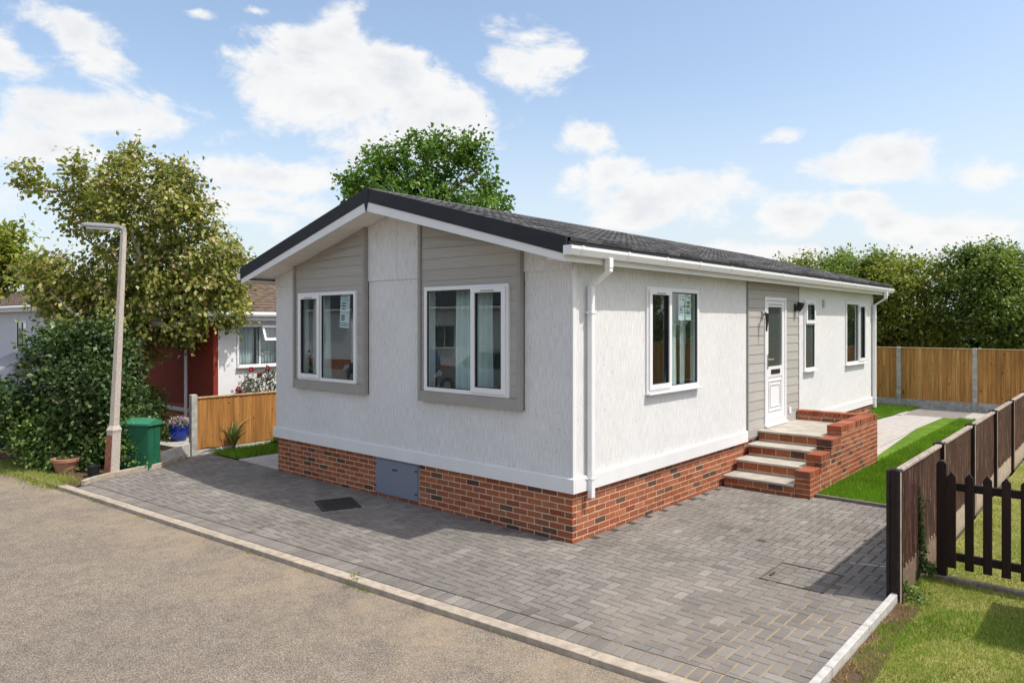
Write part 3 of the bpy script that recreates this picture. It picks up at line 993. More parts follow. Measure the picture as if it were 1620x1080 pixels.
class Face:
    """box helper for a wall face: u along it, d outwards, z up"""
    def __init__(s, axis, plane, sign=1):
        s.axis, s.plane, s.sign = axis, plane, sign
    def box(s, m, u0, u1, d0, d1, z0, z1, b=0.0):
        a0, a1 = s.plane + s.sign * d0, s.plane + s.sign * d1
        if a0 > a1: a0, a1 = a1, a0
        e = (u0, u1, a0, a1, z0, z1) if s.axis == 'x' else (a0, a1, u0, u1, z0, z1)
        (m.cbox(*e, b) if b else m.box(*e))
        return m
    def rect(s, u0, u1, d0, d1, z0, z1):
        a0, a1 = s.plane + s.sign * d0, s.plane + s.sign * d1
        if a0 > a1: a0, a1 = a1, a0
        return (u0, u1, a0, a1, z0, z1) if s.axis == 'x' else (a0, a1, u0, u1, z0, z1)
    def pt(s, u, d, z):
        return (u, s.plane + s.sign * d, z) if s.axis == 'x' else (s.plane + s.sign * d, u, z)
GABLE = Face('x', 0.0, -1)       # faces the road
SIDE = Face('y', 0.0, 1)         # faces the drive

def ring(m, F, u0, u1, z0, z1, w, d0, d1, b=0.003):
    F.box(m, u0, u1, d0, d1, z0, z0 + w, b)
    F.box(m, u0, u1, d0, d1, z1 - w, z1, b)
    F.box(m, u0, u0 + w, d0, d1, z0 + w, z1 - w, b)
    F.box(m, u1 - w, u1, d0, d1, z0 + w, z1 - w, b)

def window(parent, F, u0, u1, z0, z1, d, cells, name='window', sill=True, mat='upvc', w=0.052, glass='glass'):
    """cells: (u fraction from, to, z fraction from, to, opens) ; d = how far the frame stands proud"""
    m = MB()
    ring(m, F, u0, u1, z0, z1, w, d - 0.07, d)
    win = m.build(name, mat, parent)
    du, dz = u1 - u0 - 2 * w, z1 - z0 - 2 * w
    iu, iz = u0 + w, z0 + w
    for (a, b, c, e, opens) in cells:
        x0, x1, y0, y1 = iu + a * du, iu + b * du, iz + c * dz, iz + e * dz
        if a > 0: m = MB(); F.box(m, x0 - .022, x0 + .022, d - .068, d - .003, y0, y1, .002); m.build('mullion', mat, win); 
        if c > 0: m = MB(); F.box(m, x0, x1, d - .068, d - .003, y0 - .022, y0 + .022, .002); m.build('transom', mat, win)
        p = 0.022
        gx0, gx1, gz0, gz1 = x0 + (p if a > 0 else 0), x1 - (p if b < 1 else 0), y0 + (p if c > 0 else 0), y1 - (p if e < 1 else 0)
        if opens:
            m = MB()
            ring(m, F, gx0 - .018, gx1 + .018, gz0 - .018, gz1 + .018, 0.066, d + .002, d + .022)
            m.build('sash', mat, win)
            m = MB(); F.box(m, (gx0 + gx1) / 2 - .11, (gx0 + gx1) / 2 + .11, d + .022, d + .034, gz1 - .034, gz1 - .018, .002); m.build('trickle_vent', 'vent_grey', win)
            gx0 += .048; gx1 -= .048; gz0 += .048; gz1 -= .048
        m = MB(); ring(m, F, gx0 - .002, gx1 + .002, gz0 - .002, gz1 + .002, .010, d - .034, d - (-.004 if opens else .012), 0.0); m.build('gasket', 'black_plastic', win)
        m = MB(); F.box(m, gx0, gx1, d - .030, d - .026, gz0, gz1); m.build('pane', glass, win)
    if sill:
        m = MB(); F.box(m, u0 - .01, u1 + .01, d - .06, d + .05, z0 - .028, z0 - .002, .004); m.build('sill', mat, win)
    return win

def curtain(F, u0, u1, z0, z1, d, label, mat='curtain', folds=7, flare=0.0, amp=0.035):
    n = folds * 8
    V, Fc = [], []
    rows = 6
    for r in range(rows + 1):
        t = r / rows
        for i in range(n + 1):
            s = i / n
            u = u0 + (u1 - u0) * s + flare * (1 - t) ** 2 * (s - .5)
            dd = d + amp * math.sin(s * folds * 2 * math.pi + 0.4 * t) * (0.7 + 0.3 * (1 - t)) + 0.012 * math.sin(s * 31 + t * 3)
            V.append(F.pt(u, dd, z0 + (z1 - z0) * t))
    for r in range(rows):
        for i in range(n):
            a = r * (n + 1) + i
            Fc.append((a, a + 1, a + n + 2, a + n + 1))
    m = MB(); m.add(V, Fc)
    o = m.build('curtain', mat, smooth=True)
    sol = o.modifiers.new('cloth', 'SOLIDIFY'); sol.thickness = 0.004
    return tag(o, label, 'curtain')

GW = [(-5.405, -3.888), (-2.390, -0.891)]         # gable windows
GZ = (1.582, 2.957)
PAN = [(-5.565, -3.69), (-2.525, -0.715)]         # grey cladding bays round them
def holes_wall(m, F, u_edges, holes, z0, ztop, d0, d1):
    """wall between u_edges with rectangular holes (u0,u1,z0,z1), butted strips"""
    us = sorted(set([u_edges[0], u_edges[1]] + [h[0] for h in holes] + [h[1] for h in holes]))
    if F.axis == 'x' and u_edges[0] < RX < u_edges[1]: us = sorted(us + [RX])
    for a, b in zip(us, us[1:]):
        hs = sorted([h for h in holes if h[0] <= a + 1e-6 and h[1] >= b - 1e-6], key=lambda h: h[2])
        z = z0
        for h in hs:
            F.box(m, a, b, d0, d1, z, h[2])
            z = h[3]
        ax = 'y' if F.axis == 'x' else 'x'
        p0, p1 = F.plane + F.sign * d0, F.plane + F.sign * d1
        m.prism([(a, z), (b, z), (b, ztop(b)), (a, ztop(a))], min(p0, p1), max(p0, p1), ax)

def home():
    H = thing('park_home', 'white single-storey park home with grey cladding bays and dark tiled roof', 'house', (RX, LEN / 2, 0))
    gh = [(a + .02, b - .02, GZ[0] + .02, GZ[1] - .02) for a, b in GW]
    m = MB(); holes_wall(m, GABLE, (-W, 0.0), gh, ZS + .01, z_soffit, -0.10, 0.0)
    m.build('front_wall', 'wall_white', H)
    SW = [(1.578, 3.03, 1.578, 2.953), (7.38, 7.98, 1.575, 2.93), (9.95, 11.40, 1.58, 2.94)]
    DOOR = (5.424, 6.396, 0.746, 2.929)
    sh = [(a + .02, b - .02, c + .02, e - .02) for a, b, c, e in SW] + [(DOOR[0] + .02, DOOR[1] - .02, DOOR[2] + .02, DOOR[3] - .02)]
    m = MB(); holes_wall(m, SIDE, (0.101, LEN - .101), sh, ZS + .01, lambda y: 3.165, -0.10, -0.001)
    m.build('side_wall', 'wall_white', H)
    m = MB(); m.box(-W, -W + .1, 0.101, LEN - .101, ZS + .01, 3.165); m.build('far_side_wall', 'wall_white', H)
    m = MB(); m.prism([(-W, ZS), (0, ZS), (0, z_soffit(0)), (RX, z_soffit(RX)), (-W, z_soffit(-W))], LEN - .1, LEN); m.build('rear_wall', 'wall_white', H)
    # upper gable boards lapped 14 mm over the lower ones, with the open joint between
    for a, b in ((-W - .012, PAN[0][0] - .004), (PAN[0][1] + .004, -3.036), (-3.030, PAN[1][0] - .004), (PAN[1][1] + .004, -0.006)):
        m = MB()
        pts = [(a, 3.088), (b, 3.088), (b, z_soffit(b) - .004)] + ([(RX, z_soffit(RX) - .004)] if a < RX < b else []) + [(a, z_soffit(a) - .004)]
        m.prism(pts, -0.016, -0.002)
        m.build('gable_board', 'wall_white', H)
    # skirt board round the foot of the walls
    m = MB()
    prof = [(0, ZS), (0.034, ZS), (0.034, ZT - 0.012), (0.02, ZT), (0, ZT)]
    m.prism([(-p[0] - .001, p[1]) for p in prof], -W - 0.036, 0.034, 'x')
    sk = m.build('skirt_board', 'trim_white', H)
    for y0, y1 in ((-0.001, 4.74), (7.08, LEN + .03)):
        m = MB()
        m.prism([(p[0] + .001, p[1]) for p in prof], y0 + .001, y1, 'y')
        m.build('skirt_board', 'trim_white', H)
    # corner strips
    m = MB(); m.cbox(-0.010, 0.012, -0.012, -0.0015, ZT, 3.09, .002); m.cbox(0.001, 0.012, -0.001, 0.055, ZT, 3.14, .002); m.build('corner_strip', 'trim_white', H)
    m = MB(); m.cbox(0.001, 0.012, LEN - .05, LEN + .012, ZT, 3.14, .002); m.build('corner_strip', 'trim_white', H)
    # ---- grey cladding bays with lapped boards
    B0, GAUGE = 1.437, 0.1455
    for k, (a, b) in enumerate(PAN):
        m = MB()
        d = 0.058
        w0, w1 = gh[k][0] + .01, gh[k][1] - .01
        holes_wall(m, Face('x', -0.001, -1), (a + .03, b - .03), [(w0, w1, GZ[0] + .03, GZ[1] - .03)], B0, lambda x: z_soffit(x) - .006, 0, d - .012)
        bay = m.build('cladding_bay', 'clad_trim', H)
        z = B0 + .148
        boards = []
        while z < 4.0:
            z1 = z + GAUGE - .004
            cuts = [(a + .05, b - .05)] if z1 < GZ[0] - .02 or z > GZ[1] + .02 else [(a + .05, GW[k][0] + .012), (GW[k][1] - .012, b - .05)]
            if z < GZ[1] + .02 and z1 > GZ[1] + .03:
                mm = MB(); mm.box(GW[k][0] + .013, GW[k][1] - .013, -0.053, -0.047, GZ[1] - .03, z1); mm.build('board', 'clad_grey', bay)
            for c0, c1 in cuts:
                for s0, s1 in ([(c0, c1)]):
                    t0, t1 = min(z1, z_soffit(s0) - .008), min(z1, z_soffit(s1) - .008)
                    if max(t0, t1) < z + .02: continue
                    mm = MB()
                    y0 = -0.001 - (d - .012)
                    # top edge follows the soffit, face leans out at the foot
                    if min(t0, t1) > z + .01:
                        poly = [(s0, z), (s1, z), (s1, t1), (s0, t0)]
                    else:
                        hi, lo = (s0, s1) if t0 > t1 else (s1, s0)
                        q = hi + (lo - hi) * ((max(t0, t1) - z) / (max(t0, t1) - min(t0, t1)))
                        poly = [(hi, z), (q, z), (hi, max(t0, t1))]
                    vs = [(p[0], y0 - (0.010 if p[1] <= z + 1e-6 else 0.004), p[1]) for p in poly] + [(p[0], y0, p[1]) for p in poly]
                    n = len(poly)
                    mm.add(vs, [tuple(range(n)), tuple(reversed(range(n, 2 * n)))] + [(i, (i + 1) % n, (i + 1) % n + n, i + n) for i in range(n)])
                    mm.build('board', 'clad_grey', bay)
            z += GAUGE
        # corner trims and the wide bottom board
        for c0, c1 in ((a, a + .046), (b - .046, b)):
            mm = MB(); mm.prism([(c0, B0 - .002), (c1, B0 - .002), (c1, z_soffit(c1) - .007), (c0, z_soffit(c0) - .007)], -0.084, -0.003); mm.build('corner_trim', 'clad_trim', bay)
        mm = MB(); mm.cbox(a + .047, b - .047, -0.082, -0.0585, B0, B0 + .142, .003); mm.build('bottom_board', 'clad_trim', bay)
        for g0 in (a - .007, b + .001):
            mm = MB(); mm.box(g0, g0 + .006, -0.012, -0.0005, B0, z_soffit(g0) - .1); mm.build('edge_bead', 'dark_edge', bay)
    # cladding round the door
    m = MB()
    C0, C1 = 4.76, 7.07
    its = []
    z = 0.735
    while z < 3.13:
        z1 = min(z + .150, 3.158)
        if z < DOOR[3] - .01 and z1 > DOOR[3] + .02:
            its.append((DOOR[0] - .003, DOOR[1] + .003, DOOR[3] + .006, z1))
        if z < DOOR[3] - .01:
            for y0, y1 in ((C0 + .02, DOOR[0] - .004), (DOOR[1] + .004, C1 - .02)):
                its.append((y0, y1, z, z1))
        else:
            its.append((C0 + .02, C1 - .02, z, z1))
        z += .1535
    m = MB(); holes_wall(m, Face('y', 0.0005, 1), (C0, C1), [(DOOR[0] - .003, DOOR[1] + .003, DOOR[2] - .02, DOOR[3] + .004)], 0.60, lambda y: 3.16, 0, .008)
    clad = m.build('door_cladding', 'dark_edge', H)
    for (y0, y1, z0, z1) in its:
        mm = MB()
        mm.prism([(0.009, z0), (0.026, z0), (0.019, z1), (0.009, z1)], y0, y1, 'y')
        mm.build('board', 'clad_grey', clad)
    mm = MB(); mm.cbox(0.0092, 0.030, C0 + .02, C1 - .02, 0.605, 0.733, .003); mm.build('bottom_board', 'clad_grey', clad)
    for y0, y1 in ((C0 - .004, C0 + .018), (C1 - .018, C1 + .004)):
        mm = MB(); mm.box(0.0092, 0.031, y0, y1, 0.61, 3.158); mm.build('corner_trim', 'clad_trim', clad)
    # ---- windows
    window(H, GABLE, GW[0][0], GW[0][1], *GZ, 0.092, [(0, .405, 0, 1, True), (.405, 1, 0, 1, False)], sill=False)
    window(H, GABLE, GW[1][0], GW[1][1], *GZ, 0.092, [(0, .595, 0, 1, False), (.595, 1, 0, 1, True)], sill=False)
    window(H, SIDE, *SW[0], 0.030, [(0, .42, 0, 1, True), (.42, 1, 0, 1, False)])
    window(H, SIDE, *SW[1], 0.030, [(0, 1, 0, .67, False), (0, 1, .67, 1, True)], glass='glass_frosted')
    window(H, SIDE, *SW[2], 0.030, [(0, .62, 0, 1, False), (.62, 1, 0, 1, True)])
    # ---- door
    m = MB(); ring(m, SIDE, DOOR[0], DOOR[1], DOOR[2], DOOR[3], .062, -.05, .045)
    door = m.build('door', 'upvc', H)
    u0, u1 = DOOR[0] + .066, DOOR[1] - .066
    m = MB()
    ring(m, SIDE, u0, u1, 0.815, 2.862, .105, -.03, .030)
    SIDE.box(m, u0 + .105, u1 - .105, -.03, .029, 1.55, 1.73)
    SIDE.box(m, u0 + .105, u1 - .105, -.03, .018, 0.92, 1.55)
    m.build('door_leaf', 'upvc', door)
    m = MB(); ring(m, SIDE, u0 + .13, u1 - .13, 0.96, 1.50, .03, .0185, .034, .006); ring(m, SIDE, u0 + .20, u1 - .20, 1.03, 1.43, .026, .0185, .032, .006); m.build('moulded_panel', 'upvc', door)
    m = MB(); SIDE.box(m, u0 + .107, u1 - .107, -.006, .004, 1.732, 2.755); m.build('pane', 'glass_frosted', door)
    m = MB(); SIDE.box(m, u0 + .22, u1 - .22, .0295, .040, 1.60, 1.68, .003); m.build('letter_flap', 'black_plastic', door)
    m = MB(); SIDE.box(m, u0 + .04, u0 + .075, .031, .042, 1.70, 1.95, .003); m.tube([SIDE.pt(u0 + .057, .04, 1.86), SIDE.pt(u0 + .057, .085, 1.86), SIDE.pt(u0 + .18, .09, 1.86)], .010, 8); m.build('handle', 'steel', door)
    m = MB(); SIDE.box(m, DOOR[0] - .01, DOOR[1] + .01, .0, .08, DOOR[2] - .035, DOOR[2] - .002, .004); m.build('threshold', 'upvc', door)
    m = MB(); SIDE.box(m, u0 + .12, u1 - .12, .031, .040, 2.79, 2.81, .002); m.build('trickle_vent', 'vent_grey', door)
    m = MB(); SIDE.box(m, 6.56, 6.66, .028, .036, 0.84, 0.96, .002); m.build('socket_cover', 'upvc', H)
    m = MB(); SIDE.box(m, 8.46, 8.56, 0, .035, 2.80, 2.95, .004); m.build('wall_vent', 'vent_grey', H)
    # ---- brick plinth
    m = MB()
    m.box(-W + .026, -0.026, 0.026, 0.12, -0.05, ZS + .008)
    m.box(-0.12, -0.0262, 0.1202, LEN - .03, -0.05, ZS + .008)
    m.box(-W + .03, -W + .12, 0.1202, LEN - .03, -0.05, ZS + .008)
    m.box(-W + .1202, -0.1202, LEN - .12, LEN - .03, -0.05, ZS + .008)
    pl = m.build('plinth', 'mortar', H)
    HATCH = (-3.546, -2.614)
    its = []
    c, row = 0.075, 0
    z = ZS + .004 - 8 * c
    rnd = random.Random(5)
    while z < ZS - .01:
        z0, z1 = z, z + .062
        off = 0.0 if row % 2 else 0.1125
        # gable face, bricks 8 mm proud of the mortar
        x = -0.022
        first = True
        while x > -W + .025:
            ln = (0.1025 if off else 0.212) if first else 0.212
            x0 = max(x - ln, -W + .022)
            for s0, s1 in (([(x0, x)] if (x < HATCH[0] or x0 > HATCH[1] or z1 < 0.03) else [(x0, HATCH[0] - .008)] if x0 < HATCH[0] - .04 else ([(HATCH[1] + .008, x)] if x > HATCH[1] + .04 else []))):
                if s1 - s0 > .03: its.append((s0, s1, 0.022 + rnd.uniform(-.0015, .0015), 0.08, z0, min(z1, ZS + .003)))
            x = x0 - .013
            first = False
        # side face
        y = 0.022 if off else 0.082 + .0305
        if not off: its.append((-0.08, -0.022, 0.0822, 0.102, z0, min(z1, ZS + .003)))
        y = 0.0822 if off else 0.112
        while y < LEN - .03:
            y1 = min(y + (.157 if (y < .09) else 0.212), LEN - .022)
            if not (5.0 < y < 6.9) and y1 - y > .03: its.append((-0.08, -0.022 + rnd.uniform(-.0015, .0015), y, y1, z0, min(z1, ZS + .003)))
            y = y1 + .013
        z += c
        row += 1
    pieces(pl, 'brick', its, 'brick', 0.003, 300)
    # service hatch
    m = MB(); m.cbox(HATCH[0], HATCH[1], 0.006, 0.0255, 0.035, 0.557, .003)
    ha = m.build('service_hatch', 'fibre_panel', H)
    m = MB(); m.cbox(HATCH[0] + .02, HATCH[1] - .02, -0.004, 0.0058, 0.042, 0.525, .003); m.build('hatch_panel', 'fibre_panel', ha)
    for x, z in ((HATCH[0] + .02, .45), (HATCH[0] + .02, .14), (HATCH[1] - .03, .45), (HATCH[1] - .03, .14)):
        m = MB(); m.cbox(x - .022, x + .022, -0.014, -0.0042, z - .009, z + .009, .002); m.build('turn_clip', 'black_plastic', ha)
    m = MB(); m.cbox(-3.135, -3.105, -0.018, -0.0042, .405, .425, .003); m.cbox(-3.075, -3.045, -0.018, -0.0042, .405, .425, .003); m.box(-3.11, -3.07, -0.014, -0.008, .412, .418); m.build('pull_handle', 'black_plastic', ha)
    # ---- roof
    xe = EAVE + .035
    slab = MB()
    def roof_poly(x, dz): return (x, z_roof(x) + dz)
    slab.prism([roof_poly(xe, -.03), roof_poly(RX, -.03), roof_poly(-W - xe, -.03), roof_poly(-W - xe, -.075), roof_poly(RX, -.075), roof_poly(xe, -.075)], -OV + .03, LEN + OV - .03)
    roof = slab.build('roof', 'barge_dark', H)
    # tiles: courses up the slope, broken bond
    ang = math.atan(0.272)
    S = math.hypot(xe - RX, 0.272 * (xe - RX))
    NR = 12
    g = S / NR
    rnd = random.Random(8)
    tw = 0.30
    near, rest = [], []
    for side in (1, -1):
        for r in range(NR):
            y = -OV + .035 - (tw / 2 if r % 2 else 0)
            while y < LEN + OV - .03:
                y0, y1 = max(y, -OV + .035), min(y + tw, LEN + OV - .035)
                if y1 - y0 > .04:
                    s0 = S - r * g + .01           # distance from ridge of the foot of the tile
                    (near if side == 1 else rest).append((side, s0, g + .035, y0, y1, rnd.uniform(0, .006)))
                y += tw
    def tile_geo(w, ln):
        # profiled strip: two shallow rolls, thick front lip
        us = [0, .04, .12, .2, .34, .46, .54, .62, .7, .84, .96, 1.0]
        hs = [0, .006, .011, .006, .0, .0, .006, .011, .006, .0, .0, .0]
        v, f = [], []
        n = len(us)
        for (t, lift) in ((0.0, 0.034), (1.0, 0.002)):
            for u, h in zip(us, hs):
                v.append((-ln * t, (u - .5) * (w - .006), lift + h))
        for u, h in zip(us, hs):
            v.append((0.0, (u - .5) * (w - .006), -0.004))
        for i in range(n - 1):
            f.append((i, i + 1, n + i + 1, n + i))
            f.append((i + 1, i, 2 * n + i, 2 * n + i + 1))
        return v, f
    cache = {}
    near.sort(key=lambda q: (Vector((RX + q[1] * math.cos(ang), (q[3] + q[4]) / 2, 3.6)) - CAM).length)
    base = wloc(roof)
    extra = MB()
    for k, (side, s0, ln, y0, y1, lift) in enumerate(near + rest):
        w = round(y1 - y0, 3)
        x = RX + side * s0 * math.cos(ang)
        z = 4.300 - 0.030 - s0 * math.sin(ang) + lift + .006
        rot = Matrix.Rotation(ang, 3, 'Y') if side == 1 else Matrix.Rotation(math.pi, 3, 'Z') @ Matrix.Rotation(ang, 3, 'Y')
        v, f = tile_geo(w, ln)
        if k < 300:
            if w not in cache:
                me = bpy.data.meshes.new('roof_tile')
                me.from_pydata(v, [], f)
                me.materials.append(MAT['roof_tile'])
                cache[w] = me
            o = link('roof_tile', cache[w], roof, Vector((x, (y0 + y1) / 2, z)) - base)
            o.rotation_euler = (0, ang + rnd.uniform(-.004, .004), rnd.uniform(-.004, .004))
        else:
            c = Vector((x, (y0 + y1) / 2, z))
            extra.add([rot @ Vector(p) + c for p in v], f)
    extra.build('tile_courses', 'roof_tile', roof, kind='stuff')
    # ridge capping
    y = -OV + .02
    while y < LEN + OV - .05:
        y1 = min(y + .42, LEN + OV - .02)
        m = MB()
        m.prism([(RX - .13, z_roof(RX - .13) + .012), (RX, z_roof(RX) + .02), (RX + .13, z_roof(RX + .13) + .012), (RX + .13, z_roof(RX + .13) - .01), (RX, z_roof(RX) - .005), (RX - .13, z_roof(RX - .13) - .01)], y, y1 - .004)
        m.build('ridge_tile', 'roof_tile', roof)
        y += .40
    # barge boards, both gables: dark dry verge over white board
    for yy, sg in ((-OV, 1), (LEN + OV, -1)):
        def Y(a): return yy + sg * a
        for s in (1, -1):
            e = RX + s * (EAVE + W / 2 + .015)
            m = MB(); m.prism([(RX + s * .004, z_roof(RX) + .012), (e, z_roof(e) + .012), (e, z_roof(e) - .175), (RX + s * .004, z_roof(RX) - .175)], min(Y(-.004), Y(.028)), max(Y(-.004), Y(.028)))
            m.build('dry_verge', 'barge_dark', H)
            e2 = RX + s * (EAVE + W / 2 - .01)
            m = MB(); m.prism([(RX, z_roof(RX) - .16), (e2, z_roof(e2) - .16), (e2, z_white(e2)), (RX, z_white(RX))], min(Y(.006), Y(.027)) if sg > 0 else Y(.027), max(Y(.006), Y(.027)) if sg > 0 else Y(.006))
            m.build('barge_board', 'trim_white', H)
        m = MB(); m.prism([(RX - .055, z_roof(RX) - .13), (RX + .055, z_roof(RX) - .13), (RX, z_white(RX) - .012)], min(Y(-.008), Y(.004)), max(Y(-.008), Y(.004)))
        m.prism([(RX - .02, z_roof(RX) + .014), (RX + .05, z_roof(RX) + .0), (RX + .05, z_roof(RX) - .129), (RX - .03, z_roof(RX) - .129)], min(Y(-.010), Y(-.0045)), max(Y(-.010), Y(-.0045)))
        m.build('apex_cap', 'barge_dark', H)
        # boarded soffit
        m = MB()
        for s in (1, -1):
            n = 32
            for i in range(n):
                x0, x1 = RX + s * (W / 2 + EAVE - .02) * i / n, RX + s * ((W / 2 + EAVE - .02) * (i + 1) / n - .006)
                m.prism([(x0, z_soffit(x0)), (x1, z_soffit(x1)), (x1, z_soffit(x1) + .012), (x0, z_soffit(x0) + .012)], min(Y(.03), 0 - .001 if sg > 0 else LEN + .001), max(Y(.03), -.001 if sg > 0 else LEN + .001))
        m.build('soffit', 'soffit_white', H)
    # eaves both sides: fascia and soffit strip
    for s in (1, -1):
        e = RX + s * (W / 2 + EAVE - .012)
        m = MB(); m.box(e, e - s * .02, -OV + .03, LEN + OV - .03, 3.135, 3.30); m.build('fascia', 'trim_white', H)
        m = MB(); a = RX + s * (W / 2 + .003); m.box(a, e - s * .021, -OV + .03, LEN + OV - .03, 3.168, 3.180); m.build('eaves_soffit', 'soffit_white', H)
    # ---- gutters: square-line profile with unions and end stops
    for s in (1, -1):
        e = RX + s * (W / 2 + EAVE - .011)
        prof = [(0, .095), (0, .0), (.078, .0), (.108, .062), (.108, .095), (.100, .095), (.100, .064), (.074, .008), (.008, .008), (.008, .095)]
        gz = 3.200
        m = MB()
        ys = (-OV - .012, LEN + OV + .012)
        n = len(prof)
        for i in range(n):
            p, q = prof[i], prof[(i + 1) % n]
            m.add([(e + s * p[0], ys[0], gz + p[1]), (e + s * q[0], ys[0], gz + q[1]), (e + s * q[0], ys[1], gz + q[1]), (e + s * p[0], ys[1], gz + p[1])], [(0, 1, 2, 3)])
        gut = m.build('gutter', 'upvc', H)
        outer = [(-.0, -.004), (.08, -.004), (.112, .060), (.112, .098), (.0, .098)]
        for y in (ys[0] - .002, ys[1] - .010):
            m = MB(); m.prism([(e + s * p[0], gz + p[1]) for p in outer], y, y + .012); m.build('end_stop', 'upvc', gut)
        cl = [(.0, -.006), (.081, -.006), (.115, .059), (.115, .101), (.095, .101), (.095, .092), (.106, .092), (.106, .062), (.076, .0), (.0, .0)]
        for y in [-.30, .62, 1.52, 2.42, 3.42, 4.4, 5.4, 6.4, 7.4, 8.4, 9.4, 10.4, 11.4, 12.2]:
            m = MB(); m.prism([(e + s * p[0], gz + p[1]) for p in cl], y - .02, y + .02); m.build('gutter_bracket', 'upvc', gut)
        if s == 1:
            for yd, yl in ((0.27, 0.27), (12.02, 12.02)):
                m = MB()
                xg = e + .055
                # outlet, swan neck, drop
                w = .032
                def sq(c0, c1):
                    (x0, z0), (x1, z1) = c0, c1
                    m.add([(x0 - w, yd - w, z0), (x0 + w, yd - w, z0), (x0 + w, yd + w, z0), (x0 - w, yd + w, z0), (x1 - w, yd - w, z1), (x1 + w, yd - w, z1), (x1 + w, yd + w, z1), (x1 - w, yd + w, z1)],
                          [(0, 1, 5, 4), (1, 2, 6, 5), (2, 3, 7, 6), (3, 0, 4, 7), (0, 3, 2, 1), (4, 5, 6, 7)])
                sq((xg, 3.205), (xg, 3.06))
                sq((xg, 3.06), (0.062, 2.90))
                dp = m.build('downpipe', 'upvc', H)
                m = MB(); m.cbox(.030, .096, yd - .034, yd + .034, 0.475, 2.905, .006); m.build('pipe', 'upvc', dp)
                m = MB(); m.cbox(xg - .038, xg + .038, yd - .038, yd + .038, 3.10, 3.21, .004); m.build('outlet', 'upvc', dp)
                for z in (2.60, 0.70):
                    m = MB(); m.cbox(.0125, .103, yd - .042, yd + .042, z - .012, z + .012, .003); m.cbox(.036, .05, yd - .075, yd + .075, z - .008, z + .008, .003); m.build('pipe_clip', 'upvc', dp)
    # ---- rooms behind the glass
    m = MB(); m.box(-W + .101, -.101, .101, LEN - .101, 0.70, 0.738); m.build('interior_floor', 'room_floor', H)
    m = MB(); m.box(-W + .101, -.101, .101, LEN - .101, 3.02, 3.06); m.build('ceiling', 'room_wall', H)
    for (x0, x1, y0, y1) in ((-W + .102, -.102, 4.3, 4.38), (-W + .102, -.102, 7.2, 7.28), (-W + .102, -.102, 9.3, 9.38), (-3.2, -3.12, 0.9, 4.299), (-1.2, -1.12, 4.381, 7.199), (-2.6, -2.5, 7.281, 9.299), (-3.0, -2.9, 9.381, LEN - .101)):
        m = MB(); m.box(x0, x1, y0, y1, 0.739, 3.019); m.build('partition', 'room_wall', H)
    return H
HOME = home()
curtain(Face('x', 0.20, -1), -5.38, -4.92, 1.30, 2.98, 0, 'pale curtain behind the left gable window', folds=5)
curtain(Face('x', 0.20, -1), -2.06, -1.40, 1.20, 2.98, 0, 'pale folded curtain in the middle of the right gable window', folds=6)
curtain(Face('x', 0.26, -1), -0.98, -0.80, 1.20, 2.98, 0, 'curtain edge at the right side of the right gable window', folds=3)
curtain(Face('y', -0.17, 1), 2.42, 2.66, 1.30, 2.98, 0, 'narrow white curtain hanging left in the side window', folds=3, flare=0.16)
curtain(Face('y', -0.20, 1), 2.84, 3.02, 1.30, 2.98, 0, 'narrow white curtain hanging right in the side window', folds=3)
curtain(Face('y', -0.20, 1), 10.4, 10.66, 1.30, 2.98, 0, 'pale curtain in the far side window', folds=3)

